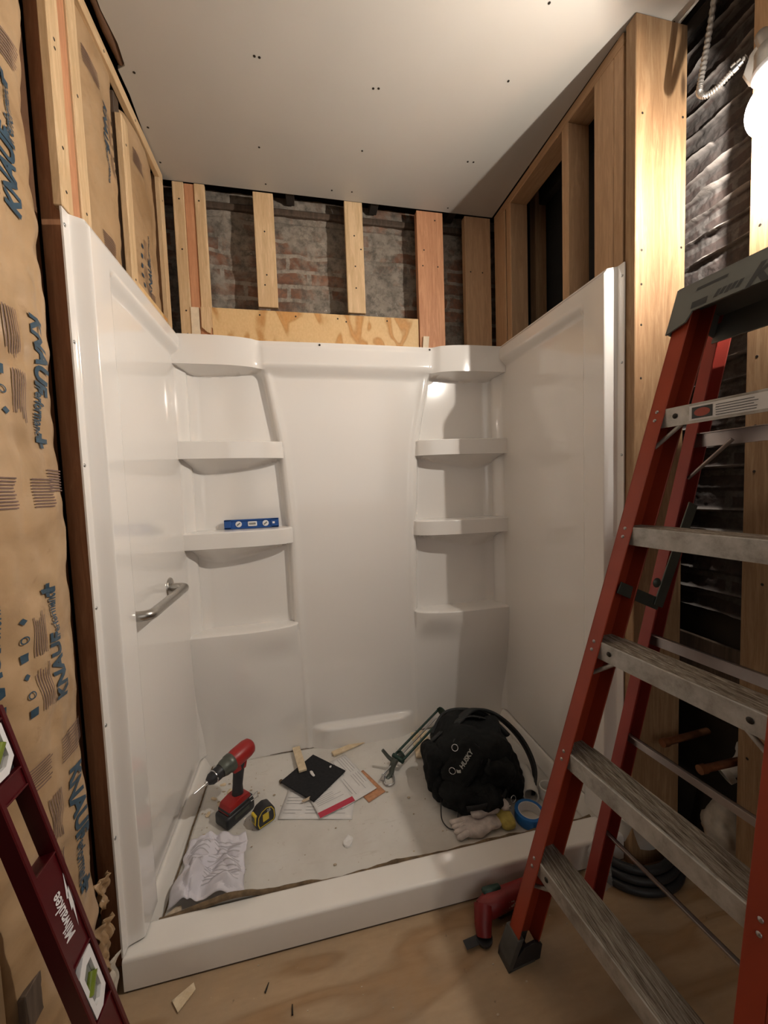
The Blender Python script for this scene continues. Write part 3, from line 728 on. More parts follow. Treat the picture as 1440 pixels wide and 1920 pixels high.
# grab bar
gb = thing('grab_bar', 'brushed steel grab bar on the white left panel', 'grab bar', (.01, -.48, .945))
for y in (-.318, -.668):
    mb = MB(); mb.lathe([(0, .009), (.020, .009), (.036, .007), (.038, .004), (.038, 0), (0, 0)], frame(V((.007, y, .945)), (0, 0, 1), (1, 0, 0)), 36)
    mb.build('wall_flange', M['steel'], gb, 35)
def bend(pts, r=.03, n=7):
    out = [V(pts[0])]
    for a, b, c in zip(pts, pts[1:], pts[2:]):
        a, b, c = V(a), V(b), V(c); p = b+(a-b).normalized()*r; q = b+(c-b).normalized()*r
        for i in range(n): t = i/(n-1); out.append(p*(1-t)**2+b*2*t*(1-t)+q*t*t)
    out.append(V(pts[-1])); return out
mb = MB(); mb.tube(bend([(.010, -.318, .945), (.066, -.318+.0, .945), (.066, -.668, .945), (.010, -.668, .945)], .030, 9), .0155, 20)
mb.build('bar', M['steel'], gb, 50)

# blue torpedo level on the third shelf
lv = thing('torpedo_level', 'small blue torpedo level resting on a left shelf', 'level', (.278, -.052, 1.128))
mb = MB()
x0, x1, y0, y1, z0, z1 = .160, .398, -.040, -.022, 1.1285, 1.170
mb.box((x0, y0, z0), (x1, y1, z0+.007), .001); mb.box((x0, y0, z1-.006), (x1, y1, z1), .001)
mb.box((x0+.004, y0+.005, z0), (x1-.004, y1-.003, z1), .001)
mb.box((x0, y0, z0), (x0+.030, y1, z1), .002); mb.box((x1-.034, y0, z0), (x1, y1, z1), .002)
mb.build('body', M['blue'], lv, 40)
for cx, r in ((.222, .0135), (.340, .0135)):
    mb = MB(); mb.lathe([(0, .004), (r*.75, .004), (r, .003), (r, 0), (0, 0)], frame(V((cx, y0+.005, 1.149)), (1, 0, 0), F), 24); w = mb.build('round_vial', M['white'], lv, 40)
    mb = MB(); mb.box((-.009, -.003, .004), (.009, .003, .0055), .001, frame(V((cx, y0+.005, 1.149)), (1, 0, .8), F)); mb.build('vial_tube', M['vialgray'], w)
mb = MB(); mb.box((.262, y0+.001, 1.1375), (.302, y0+.006, 1.160), .003); w = mb.build('centre_vial', M['white'], lv, 40)
mb = MB(); mb.box((.267, y0-.0005, 1.145), (.297, y0+.002, 1.154), .002); mb.build('vial_tube', M['vialgray'], w)
mb = MB(); mb.box((.371, y0-.0006, 1.146), (.381, y0+.0005, 1.155), 0); mb.build('square_mark', M['white'], lv)

# ---------------------------------------------------------------- ladder
O = V((1.0004, -.9925, .012)); d = V((.26973, -.04077, .96207)).normalized(); u = V((.10, -.995, 0)).normalized()
k = d.dot(u); dn = (d-u*2*k).normalized(); bk_ = d.cross(u).normalized()
if bk_.x < 0: bk_ = -bk_
eh = V((.995, .10, 0)).normalized()
def wid(s): return .425+2*k*(.578-s)
lad = thing('step_ladder', 'orange fibreglass stepladder leaning half folded against the right wall', 'ladder', O)
def channel(name, p0, dv, L, inward, depthv, web, fl, th, mat, parent, lip=0):
    # C channel: web in the plane (dv, depthv); flanges point along inward
    Mx = Matrix.Identity(4)
    inw = (inward-dv*inward.dot(dv)).normalized(); dp = (depthv-dv*depthv.dot(dv)).normalized()
    for i in range(3): Mx[i][0] = inw[i]; Mx[i][1] = dp[i]; Mx[i][2] = dv[i]; Mx[i][3] = p0[i]
    mb = MB(); mb.box((0, 0, 0), (th, web, L), .001, Mx); mb.box((0, 0, 0), (fl, th, L), .0012, Mx); mb.box((0, web-th, 0), (fl, web, L), .0012, Mx)
    return mb.build(name, mat, parent)
FR_L = 1.80
far0 = O-u*.020; near0 = O+u*(wid(0)+.020)
channel('front_rail', far0+d*.045, d, FR_L-.045, u, bk_, .074, .040, .004, M['fiber'], lad)
channel('front_rail', near0+dn*.045, dn, FR_L-.045, -u, bk_, .074, .040, .004, M['fiber'], lad)
steps = [.273+.3048*i for i in range(5)]
def stepz(i): return .2626+i*.3048*.96207
for i, s in enumerate(steps):
    A = O+d*s; B_ = A+u*wid(s); pf = A+bk_*.006
    z = A.z+.016
    # tread profile (depth, height) extruded along u
    prof = [(0, -.046), (0, -.002), (.002, 0)]
    x = .006
    while x < .070:
        prof += [(x, .0), (x+.0008, -.0022), (x+.0026, -.0022), (x+.0034, 0)]; x += .0052 if abs(x-.030) > .004 else .010
    prof += [(.076, 0), (.078, -.002), (.078, -.024), (.076, -.024), (.076, -.006), (.003, -.006), (.003, -.046)]
    P0 = V((A.x, A.y, z))-u*.014+bk_*.005
    Mx = Matrix.Identity(4)
    ez = V((0, 0, 1))
    for q in range(3): Mx[q][0] = eh[q]; Mx[q][1] = ez[q]; Mx[q][2] = u[q]; Mx[q][3] = P0[q]
    Lw = wid(s)+.028
    mb = MB(); t = bmesh.new()
    a = [t.verts.new((px, pz, 0)) for px, pz in prof]; b = [t.verts.new((px, pz, Lw)) for px, pz in prof]; n = len(prof)
    for q in range(n):
        f = t.faces.new([a[q], a[(q+1) % n], b[(q+1) % n], b[q]])
    bmesh.ops.transform(t, matrix=Mx, verts=t.verts)
    mb._merge(t, 0)
    tr = mb.build('step', [M['alum'], M['tread']], lad)
    for p in tr.data.polygons:
        if p.center.z > z-.0045 and abs((p.center-P0).dot(eh)) > .004 : p.material_index = 1
    # rivets on the rails
    for base, dv in ((A, d), (B_, dn)):
        for dz in (-.011, .011):
            b2 = MB(); b2.lathe([(0, .0022), (.003, .0018), (.0045, 0), (0, 0)], frame(base+dv*dz-bk_*.0005+u*0, u, -bk_), 10); b2.build('rivet', M['alumbar'], lad, 60)
    # knee braces under step
    if i in (0, 2, 4):
        for base, sg, w0 in ((A, 1, 0), (B_, -1, 0)):
            p = base+eh*.012+V((0, 0, -.028))
            mb = MB(); q0 = p+u*sg*.056; q1 = p+V((0, 0, -.050))-eh*.004-u*sg*.008
            mb.tube([q0, q1], .0052, 8); mb.build('step_brace', M['alum'], lad, 60)
            b2 = MB(); b2.lathe([(0, .003), (.005, .002), (.0065, 0), (0, 0)], frame(V((A.x, A.y, z-.022))+bk_*.004+u*(.045 if sg > 0 else wid(s)-.045), u, -eh), 12); b2.build('bolt', M['hole'], lad, 60)
# warning label on the fifth step's face
A = O+d*steps[4]; P0 = V((A.x, A.y, A.z+.016))+bk_*.005-eh*.0008
def lab(uu, vv, e=0): return P0+u*uu+V((0, 0, -.046+vv))-eh*e
w = flatmarks('warning_label', [(.078, .006, .235, .040)], lambda a, b: lab(a, b, .0003), M['paper'], lad, 1)
flatmarks('label_panel', [(.084, .010, .128, .036)], lambda a, b: lab(a, b, .0006), M['capdark'], w, 1)
flatmarks('red_oval', [[(.106+.017*math.cos(q), .023+.0095*math.sin(q)) for q in [2*math.pi*j/20 for j in range(20)]]], lambda a, b: lab(a, b, .0009), M['fiber'], w)
flatmarks('label_print', [(.134, .032-.0055*j, .134+.07+.01*random.random(), .0335-.0055*j) for j in range(5)], lambda a, b: lab(a, b, .0009), M['capdark'], w, 1)
# rear rails and braces
R0 = V((1.252, -.957, .012)); R1 = V((1.632, -1.020, 1.735)); rd = (R1-R0).normalized(); RL = (R1-R0).length
rn = (rd-u*2*rd.dot(u)).normalized(); RW = .50
channel('rear_rail', R0-u*.012, rd, RL, u, V((.97, .1, -.2)), .050, .032, .003, M['fiberr'], lad)
channel('rear_rail', R0+u*(RW+.012), rn, RL, -u, V((.97, .1, -.2)), .050, .032, .003, M['fiberr'], lad)
for i, zz in enumerate((.27, .555, .84, 1.12, 1.39)):
    s = (zz-R0.z)/rd.z; p = R0+rd*s+V((.022, 0, 0)); q = R0+u*RW+rn*s+V((.022, 0, 0))
    Mx = frame(p, (q-p), (0, 0, 1)); L = (q-p).length; hh = (.008, .013, .016, .016, .019)[i]
    mb = MB(); mb.box((0, -.0015, -hh), (L, .0015, hh), .0005, Mx); mb.box((0, -.010, hh-.003), (L, .0015, hh), .0005, Mx); mb.build('rear_brace', M['alumbar'], lad)
p = R0+rd*(1.36/rd.z)+u*.028; 
mb = MB(); mb.tube([p+V((.012, 0, .01))+u*.075, p+V((-.004, 0, -.085))-u*.018], .005, 8); mb.build('corner_brace', M['alumbar'], lad, 60)
# folded spreader
for sgn, fp, rp_ in ((1, O+d*(1.005/d.z), R0+rd*(1.20/rd.z)),):
    fp = fp+bk_*.035+u*.004*sgn; hinge = V((fp.x+.115, fp.y-.004*sgn, .955)); top = rp_+V((.02, 0, 0))+u*.006*sgn
    mb = MB()
    for a, b, hw in ((fp, hinge, .016), (hinge, top, .015)):
        Mx = frame(a, (b-a), V((0, -1, 0))); L = (b-a).length; mb.box((-.006, -hw, -.002), (L+.006, hw, .002), .001, Mx)
    mb.build('spreader', M['graymetal'], lad)
    b2 = MB(); b2.lathe([(0, .004), (.010, .003), (.013, 0), (0, 0)], frame(hinge+V((-.01, -.004, .06)), (1, 0, 0), F), 16); b2.build('spreader_rivet', M['graymetal'], lad, 50)
# cap
capx = d.cross(u).normalized()
if capx.x < 0: capx = -capx
C0 = O+d*1.706-capx*.012-u*.026                      # bottom front far corner
Mx = Matrix.Identity(4)
for q in range(3): Mx[q][0] = u[q]; Mx[q][1] = capx[q]; Mx[q][2] = d[q]; Mx[q][3] = C0[q]
CW = wid(1.75)+.10
t = bmesh.new()
# side-skirt profile (v depth, w height) shell built from slabs
mb = MB()
mb.box((0, 0, .108), (CW, .165, .116), .003, Mx)                     # top
mb.prism([(0, .0), (.045, .016), (.055, .040), (CW-.055, .040), (CW-.045, .016), (CW, 0), (CW, .116), (.004, .116)], 0, .004,
         Mx @ Matrix(((1, 0, 0, 0), (0, 0, 1, 0), (0, 1, 0, 0), (0, 0, 0, 1))))
mb.box((0, .161, .035), (CW, .165, .116), .001, Mx)
mb.box((0, 0, .002), (.004, .10, .116), .001, Mx); mb.box((CW-.004, 0, .002), (CW, .10, .116), .001, Mx); mb.box((0, .09, .05), (.004, .165, .116), .001, Mx); mb.box((CW-.004, .09, .05), (CW, .165, .116), .001, Mx)
mb.build('top_cap', M['capgray'], lad, 40)
def capf(a, b): return C0+u*a+d*b-capx*.0006
def slot(a0, b0, a1, h): return [(a0, b0), (a1, b0), (a1+h*.3, b0+h), (a0+h*.3, b0+h)]
flatmarks('slot_mark', [slot(.052, .089, .118, .007)], capf, M['capdark'], lad)
flatmarks('badge', [(.050, .045, .085, .062)], capf, M['capdark'], lad)
flatmarks('raised_print', [[(.098+.011*j, .050+.002*(j % 2)), (.106+.011*j, .050+.002*(j % 2)), (.113+.011*j, .067), (.105+.011*j, .067)] for j in range(5)], capf, M['capdark'], lad)
lettering('lettering', 'K7', .066, lambda a, b: capf(a+.160, b+.040), M['capdark'], lad, .4, .002)
# feet
def boot(base, dv, sg):
    uu = u*sg
    Mx = Matrix.Identity(4)
    bb = V((bk_.x, bk_.y, 0)).normalized()
    for q in range(3): Mx[q][0] = uu[q]; Mx[q][1] = bb[q]; Mx[q][2] = (0, 0, 1)[q]; Mx[q][3] = base[q]
    for q in range(3): Mx[q][2] *= .66
    prof = [(-.016, 0), (.062, 0), (.074, .030), (.088, .105), (.060, .120), (.028, .112), (.006, .060)]
    front = [(-.016, 0), (-.006, 0), (.034, .118), (.014, .118), (-.012, .030)]
    RX = Matrix(((0, 0, 1, 0), (1, 0, 0, 0), (0, 1, 0, 0), (0, 0, 0, 1)))
    mb = MB()
    mb.prism([(-.016, 0), (.066, 0), (.092, .105), (.070, .122), (.020, .118), (-.012, .030)], -.026, -.020, Mx @ RX, bev=.001)
    mb.prism(front, -.026, .024, Mx @ RX, bev=.001)
    mb.prism([(-.016, 0), (.068, 0), (.068, .010), (-.014, .010)], -.026, .024, Mx @ RX, bev=.001)
    ft_ = mb.build('rubber_foot', M['bootgray'], lad, 40)
    mb = MB(); mb.prism([(-.004, .002), (.084, .002), (.092, .060), (.070, .082), (.034, .078), (.010, .045)], .016, .0235, Mx @ RX, bev=.001)
    mb.build('inner_wall', M['blackplastic'], ft_)
    return ft_
boot(V((O.x+.0, O.y-.004, 0)), d, 1); boot(V((near0.x-.012, near0.y+.018, 0)), dn, -1)
for p in (R0, R0+u*RW):
    mb = MB(); mb.box((p.x-.012, p.y-.028, 0), (p.x+.055, p.y+.028, .05), .004); mb.build('rubber_foot', M['bootgray'], lad, 40)

# ---------------------------------------------------------------- big red level leaning at left
LB = V((.2143, -1.1196, .004)); LT = LB+V((-.1809, -.0609, .9816))*.985
ld = (LT-LB).normalized(); lt = V((.9827, -.0515, .1779)); lt = (lt-ld*lt.dot(ld)).normalized(); lw = lt.cross(ld)
if lw.y > 0: lw = -lw
LB = LB+lw*0
LM = Matrix.Identity(4)
for q in range(3): LM[q][0] = ld[q]; LM[q][1] = lw[q]; LM[q][2] = lt[q]; LM[q][3] = LB[q]
LL = (LT-LB).length; LW = .062; TH = .028
bl = thing('spirit_level', 'long dark red box level leaning against the kraft batt at lower left', 'level', LB)
bl_holes = [(.415, .530), (.715, .845), (.880, .965)]
mb = MB()
mb.box((.012, 0, -TH), (LL, .009, 0), .0015, LM); mb.box((.012, LW-.009, -TH), (LL, LW, 0), .0015, LM)
prev = .012
for a, b in bl_holes+[(LL, LL)]:
    mb.box((prev, .008, -TH+.004), (a, LW-.008, -.004), .0006, LM); prev = b
for a, b in bl_holes:
    mb.box((a-.003, .009, -TH+.001), (a, LW-.009, -.001), .0005, LM); mb.box((b, .009, -TH+.001), (b+.003, LW-.009, -.001), .0005, LM)
mb.build('body', M['darkred'], bl)
mb = MB(); mb.box((0, 0, -TH), (.012, LW, 0), .002, LM); mb.build('end_cap', M['blackplastic'], bl)
for a, b in (bl_holes[0], bl_holes[2]):
    # white faceted vial window
    m_ = (a+b)/2
    mb = MB(); mb.box((a, .0095, -TH+.006), (b, LW-.0095, -.010), .001, LM); blk = mb.build('vial_block', M['blackplastic'], bl)
    outer = [(a+.004, LW-.013), (a+.004, .030), (a+.022, .0125), (b-.004, .0125), (b-.004, LW-.030), (b-.022, LW-.0105)]
    cx_ = sum(p[0] for p in outer)/6; cy_ = sum(p[1] for p in outer)/6
    inner = [(cx_+(p[0]-cx_)*.66, cy_+(p[1]-cy_)*.60) for p in outer]
    mb = MB()
    for j in range(6):
        j2 = (j+1) % 6; mb.prism([outer[j], outer[j2], inner[j2], inner[j]], -.010, -.002, LM)
    mb.build('vial_frame', M['white'], blk)
    mb = MB(); mb.prism(inner, -.011, -.0085, LM); mb.build('vial_backing', M['vialgray'], blk)
    mb = MB(); mb.tube([LM @ V((cx_-.012, cy_+.012, -.006)), LM @ V((cx_+.010, cy_-.010, -.006))], .0075, 14); mb.build('vial_tube', M['vial'], blk, 60)
def lf(a, b, e=.0004): return LM @ V((a, b, -.0036+e))
lettering('lettering', 'Milwaukee', .030, lambda a, b: lf(.572+a*.66, .026+b*.95), M['white'], bl, .25, .0006)
zz_ = [(.545, .017), (.600, .0145), (.598, .019), (.640, .0165), (.636, .021), (.675, .019), (.632, .0265), (.634, .0225), (.592, .0265), (.595, .0215)]
flatmarks('lightning_bolt', [[(.572, .0170), (.614, .0095), (.612, .0145)], [(.606, .0185), (.612, .0100), (.646, .0085), (.634, .0150)], [(.628, .0135), (.676, .0080), (.630, .0190)]], lf, M['white'], bl)

# ---------------------------------------------------------------- lamp and cable
lamp = thing('bare_bulb_lamp', 'glaring bare bulb in a metal holder at the top right', 'lamp', (1.69, -1.10, 2.28))
ax_ = V((.06, -.16, -.985)).normalized(); hb = BULB_POS-ax_*.072
mb = MB(); mb.blob(BULB_POS, (BULB_R,)*3, sub=4); gb_ = mb.build('bulb_glass', M['glowglass'], lamp, 180)
mb = MB(); mb.blob(BULB_POS+ax_*.012, (.0022, .0130, .0118), sub=2); mb.build('glowing_core', M['bulb'], gb_, 180)
Fm = frame(hb-ax_*.075, (1, 0, 0), ax_)
mb = MB(); mb.lathe([(0, 0), (.018, .0), (.026, .010), (.029, .030), (.034, .048), (.036, .064), (.033, .064), (.028, .034), (.0, .030)], Fm, 32); mb.build('lamp_holder', M['conduit'], lamp, 40)
mb = MB(); mb.lathe([(.034, .055), (.038, .056), (.039, .064), (.036, .068), (.033, .064)], Fm, 32); mb.build('rim', M['white'], lamp, 50)
mb = MB(); mb.lathe([(0, 0), (.048, 0), (.052, .006), (.052, .036), (.046, .040), (0, .040)], frame(V((1.694, -1.105, 2.300)), (0, 0, 1), (-1, 0, 0)), 8); mb.build('junction_box', M['conduit'], lamp, 30)
mb = MB(); mb.tube(bend([V((1.662, -1.105, 2.318)), V((1.612, -1.125, 2.318)), hb-ax_*.066], .02, 5), .014, 16); mb.build('stem', M['conduit'], lamp, 50)
cab = [V(p) for p in [(1.668, -.985, 2.645), (1.663, -.980, 2.60), (1.652, -.974, 2.50), (1.640, -.970, 2.42), (1.630, -.968, 2.36), (1.627, -.970, 2.335), (1.632, -.984, 2.318), (1.640, -1.006, 2.318), (1.650, -1.030, 2.330), (1.664, -1.058, 2.345)]]
def spline(P, n=10):
    out = []
    for i in range(len(P)-1):
        p0, p1, p2, p3 = P[max(i-1, 0)], P[i], P[i+1], P[min(i+2, len(P)-1)]
        for j in range(n):
            t = j/n; out.append(.5*((2*p1)+(p2-p0)*t+(2*p0-5*p1+4*p2-p3)*t*t+(3*p1-p0-3*p2+p3)*t**3))
    out.append(P[-1]); return out
sp_ = spline(cab, 22)
mb = MB(); mb.tube(sp_, [.0068+.0012*math.sin(i*1.5) for i in range(len(sp_))], 12)
tag(mb.build('armoured_cable', M['conduit'], None, 80), 'flexible metal-clad cable looping down from the ceiling to the lamp', 'cable')
mb = MB(); mb.lathe([(0, 0), (.013, 0), (.013, .010), (.010, .012), (.010, .02), (0, .02)], frame(V((1.650, -1.035, 2.333)), (1, 0, 0), (.3, -.8, .3)), 12); mb.build('connector', M['chrome'], lamp, 40)

# ---------------------------------------------------------------- plumbing bits at right
for i, (x0, y, z, xe, lab_) in enumerate([(1.79, -.893, .450, 1.598, 'copper stub pipe poking out nearer the end post'), (1.79, -1.022, .447, 1.60, 'copper stub pipe poking out beside the right board stud')]):
    t = thing('copper_pipe', lab_, 'pipe', (x0, y, z))
    mb = MB(); mb.tube([(x0, y, z), (xe, y+(-.012 if i == 0 else 0), z)], .0105, 16); mb.build('tube', M['copper'], t, 60)
    mb = MB(); mb.tube([(xe+.018, y-(.012 if i == 0 else 0), z), (xe-.002, y-(.012 if i == 0 else 0), z)], .0130, 16); mb.build('end_cap', M['copper'], t, 60)
t = thing('drain_fitting', 'white plastic drain elbow beside the right copper stub', 'pipe fitting', (1.765, -1.0, .40))
mb = MB(); mb.tube(bend([(1.765, -1.03, .50), (1.765, -1.015, .43), (1.755, -.995, .40), (1.735, -.985, .385)], .02, 5), .021, 20, cap=False); mb.build('elbow', M['pvc'], t, 60)
mb = MB(); mb.lathe([(.021, 0), (.028, 0), (.028, .018), (.0215, .018)], frame(V((1.748, -.990, .388)), (0, 0, 1), V((-.75, .25, -.5))), 24); mb.build('hub', M['pvc'], t, 40)
mb = MB(); mb.lathe([(.021, 0), (.028, 0), (.028, .018), (.0215, .018)], frame(V((1.765, -1.028, .47)), (1, 0, 0), V((0, -.15, .98))), 24); mb.build('hub', M['pvc'], t, 40)
mb = MB(); mb.blob((1.752, -.975, .175), (.040, .055, .11), sub=4, amp=.012, freq=25)
tag(mb.build('wrapped_bundle', M['fiberfill'], None, 60), 'white fluffy wrapped pipe bundle low behind the ladder', 'bundle')
# coil on the floor behind the ladder
t = thing('hose_coil', 'flat black hose coil lying on the floor behind the ladder', 'hose', (1.56, -.80, 0))
for j in range(3):
    mb = MB(); n = 60; mb.tube([(1.555+(.150-.013*j)*math.cos(2*math.pi*q/n), -.830+(.125-.013*j)*math.sin(2*math.pi*q/n), .013+.022*j) for q in range(n+1)], .013, 10, cap=False); mb.build('hose_loop', M['blackplastic'], t, 80)
t = thing('plastic_tub', 'cloudy white plastic tub lid and rim standing inside the hose coil', 'tub', (1.56, -.80, .08))
mb = MB(); mb.lathe([(.085, 0), (.095, .08), (.100, .085), (.100, .092), (.092, .092), (.080, .006), (0, .006)], frame(V((1.60, -.79, .072)), (1, 0, 0), (0, -.15, 1)), 40); mb.build('tub_shell', M['pvc'], t, 50)
# crumpled clear film
def filmf(u_, v_):
    a = u_*2*math.pi; r = .050*(1-.75*v_)*(1+.35*nz(math.cos(a)*2, math.sin(a)*2, v_*3, 1.3))
    return V((1.392+r*math.cos(a)*.8+.02*v_, -.872+r*math.sin(a)*.7+.02*v_, .008+.17*v_+.012*nz(a, v_, 2, 2)))
tag(grid('plastic_bag', lin(0, 1, 34), lin(0, 1, 18), filmf, M['film'], None, 50), 'crumpled clear plastic bag on the floor against the threshold, behind the ladder', 'bag')

# ---------------------------------------------------------------- things in the pan
LZ = .0445
# drill/driver
a_ = V((-.68, -.73, 0)).normalized(); side = V((a_.y, -a_.x, 0))   # a_: pointing direction
DC = V((.205, -.355, LZ))
DM = Matrix.Identity(4)
for q in range(3): DM[q][0] = a_[q]; DM[q][1] = side[q]; DM[q][2] = (0, 0, 1)[q]; DM[q][3] = DC[q]
dr = thing('cordless_drill', 'red and black cordless drill standing on its battery in the pan', 'drill', DC)
mb = MB(); mb.box((-.058, -.036, .0), (.062, .036, .045), .010, DM, seg=3); mb.box((-.054, -.033, .04), (.050, .033, .058), .006, DM, seg=2)
bt = mb.build('battery', M['blackplastic'], dr, 50)
mb = MB(); mb.prism([(-.050, .046), (.052, .046), (.040, .072), (.0, .080), (-.040, .074)], -.030, .030, DM @ Matrix(((1, 0, 0, 0), (0, 0, 1, 0), (0, 1, 0, 0), (0, 0, 0, 1))), bev=.004); mb.build('battery_foot', M['red'], dr, 40)
mb = MB(); mb.box((-.030, -.0372, .022), (.030, -.0355, .034), 0, DM); mb.box((-.030, .0355, .022), (.030, .0372, .034), 0, DM); mb.build('battery_mark', M['graymetal'], bt)
hp = [DM @ V(p) for p in ((-.012, 0, .070), (-.014, 0, .11), (-.020, 0, .15), (-.026, 0, .19))]
mb = MB(); mb.tube(hp, [.021, .0175, .019, .022], 16); mb.build('grip', M['blackplastic'], dr, 80)
mb = MB(); mb.box((.000, -.008, .148), (.016, .008, .182), .004, DM @ Matrix.Rotation(-.15, 4, 'Y')); mb.build('trigger', M['red'], dr, 50)
HM = DM @ Matrix.Translation((0, 0, .212)) @ Matrix.Rotation(math.radians(97), 4, 'Y')   # local z -> forward, slightly down
mb = MB(); mb.lathe([(0, -.085), (.020, -.084), (.029, -.076), (.033, -.058), (.033, -.010), (.030, .004)], HM, 28); mb.build('motor_housing', M['red'], dr, 40)
mb = MB(); mb.prism([(-.040, .165), (.010, .172), (.015, .20), (-.05, .20)], -.020, .020, DM @ Matrix(((1, 0, 0, 0), (0, 0, 1, 0), (0, 1, 0, 0), (0, 0, 0, 1))), bev=.004); mb.build('motor_housing', M['red'], dr, 40)
mb = MB(); mb.lathe([(.030, .002), (.032, .006), (.032, .020), (.029, .024), (.029, .036), (.026, .044), (.024, .050)], HM, 28); mb.build('gear_case', M['graymetal'], dr, 40)
mb = MB(); mb.lathe([(.022, .048), (.0225, .072), (.021, .074), (.020, .088), (.012, .100), (.006, .104), (0, .104)], HM, 24); ck = mb.build('chuck', M['blackplastic'], dr, 40)
mb = MB(); mb.lathe([(.0212, .0735), (.0222, .074), (.0222, .077), (.0208, .0775)], HM, 24); mb.build('chuck_ring', M['chrome'], ck, 60)
mb = MB(); mb.lathe([(.0075, .100), (.0065, .110), (.003, .112), (.003, .150), (0, .153)], HM, 14); mb.build('driver_bit', M['chrome'], dr, 40)
mb = MB(); mb.tube([DM @ V(p) for p in ((-.030, -.040, .060), (-.062, -.046, .068), (-.064, -.046, .046), (-.035, -.040, .044))], .0018, 8); mb.build('belt_clip', M['chrome'], dr, 60)
dr.location += V((-.002, -.012, 0)); dr.scale = (1.07, 1.07, 1.05)
# tape measure
n_ = V((.55, -.83, 0)).normalized(); t_ = V((.83, .55, 0)).normalized(); TC = V((.312, -.425, LZ))
TM = Matrix.Identity(4)
for q in range(3): TM[q][0] = t_[q]; TM[q][1] = (0, 0, 1)[q]; TM[q][2] = -n_[q]; TM[q][3] = TC[q]
tm = thing('tape_measure', 'black and yellow tape measure beside the drill', 'tape measure', TC)
pr_ = [(-.034, 0), (.034, 0), (.040, .012), (.038, .045), (.026, .066), (.004, .074), (-.020, .068), (-.036, .050), (-.040, .020)]
mb = MB(); mb.prism(pr_, -.022, .022, TM, bev=.005); mb.build('case', M['blackplastic'], tm, 40)
def ofs(P, f, cx=0, cy=.036): return [(cx+(x-cx)*f, cy+(y-cy)*f) for x, y in P]
mb = MB()
o1, o2 = ofs(pr_, .86), ofs(pr_, .78)
for zsg in (1, -1):
    z_a, z_b = (-.0228, -.0218) if zsg > 0 else (.0218, .0228)
    for j in range(9): j2 = (j+1) % 9; mb.prism([o1[j], o1[j2], o2[j2], o2[j]], z_a, z_b, TM)
mb.build('yellow_ring', M['yellow'], tm)
mb = MB(); mb.box((-.041, .018, -.0165), (-.030, .054, .0165), .002, TM @ Matrix.Rotation(.0, 4, 'Z')); yl = mb.build('front_plate', M['yellow'], tm)
mb = MB(); mb.box((-.0425, .026, -.010), (-.038, .046, .010), .001, TM); mb.build('plate_inset', M['graymetal'], yl)
mb = MB(); mb.box((-.014, .022, -.0236), (.010, .050, -.0226), 0, TM); mb.build('side_label', M['yellow'], tm)
lettering('lettering', '25', .016, lambda a, b: TM @ V((.002+a, .050+b, -.0240)), M['logo'], tm, 0, .0006)
# papers
def sheet(name, label, c, ux, L, Wd, z, mat, cat='paper', curl=0.0, marks=None, band=None, thick=.0006):
    ux = V((ux[0], ux[1], 0)).normalized(); uy = V((-ux.y, ux.x, 0))
    t = thing(name, label, cat, (c[0], c[1], z))
    def f(a, b, e=0): return V((c[0], c[1], z+e+curl*max(0, a/L*2-.6)**2*.02+.0012*nz(a, b, z*99, 9)+.0012))+ux*a+uy*b
    grid('page', lin(-L/2, L/2, 12), lin(-Wd/2, Wd/2, 12), lambda a, b: f(a, b), mat, t, 60, thick)
    if marks: flatmarks('print', marks, lambda a, b: f(a, b, .0009+thick/2), M['print'], t, 4)
    if band: flatmarks('colour_band', [band], lambda a, b: f(a, b, .0007+thick/2), M['redprint'], t, 10)
    return t
def lines(L, Wd, cols=2, n=12, mg=.012, seed=1):
    rnd = random.Random(seed); out = []
    cw = (L-2*mg)/cols
    for c_ in range(cols):
        for j in range(n):
            y = Wd/2-mg-j*(Wd-2*mg)/n
            if rnd.random() < .8: out.append((-L/2+mg+c_*cw, y-.0018, -L/2+mg+c_*cw+cw*(.55+.35*rnd.random()), y))
    return out
sheet('instruction_sheet', 'white instruction sheet lying lowest, its edge nearest the threshold', (.525, -.362), (.278, -.069), .285, .205, LZ, M['paper'], marks=lines(.285, .205, 3, 12, seed=3))
sheet('wood_sample_card', 'brown wood-patterned card sticking out right of the booklet', (.716, -.345), (.45, -.9), .16, .085, LZ+.001, M['fir'])
sheet('instruction_booklet', 'white instruction booklet with diagrams at the right of the papers', (.628, -.292), (.107, -.237), .262, .165, LZ+.004, M['paper'], marks=lines(.262, .165, 2, 12, seed=5), curl=.5, thick=.002)
sheet('pamphlet', 'white pamphlet with a crimson band along its near edge', (.560, -.360), (.139, .050), .148, .185, LZ+.008, M['paper'], marks=[(a, b*.9+.015, c, d_*.9+.015) for a, b, c, d_ in lines(.148, .160, 1, 13, seed=8)], band=(-.074, -.0925, .074, -.066))
mb = MB()
fc = V((.502, -.254)); 
Mx = frame(V((fc.x, fc.y, LZ+.011)), (.141, .137, 0), (0, 0, 1)); mb.box((-.098, -.098, 0), (.098, .098, .006), .001, Mx)
tag(mb.build('foam_pad', M['blackfoam']), 'square black foam pad lying over the papers', 'foam pad')
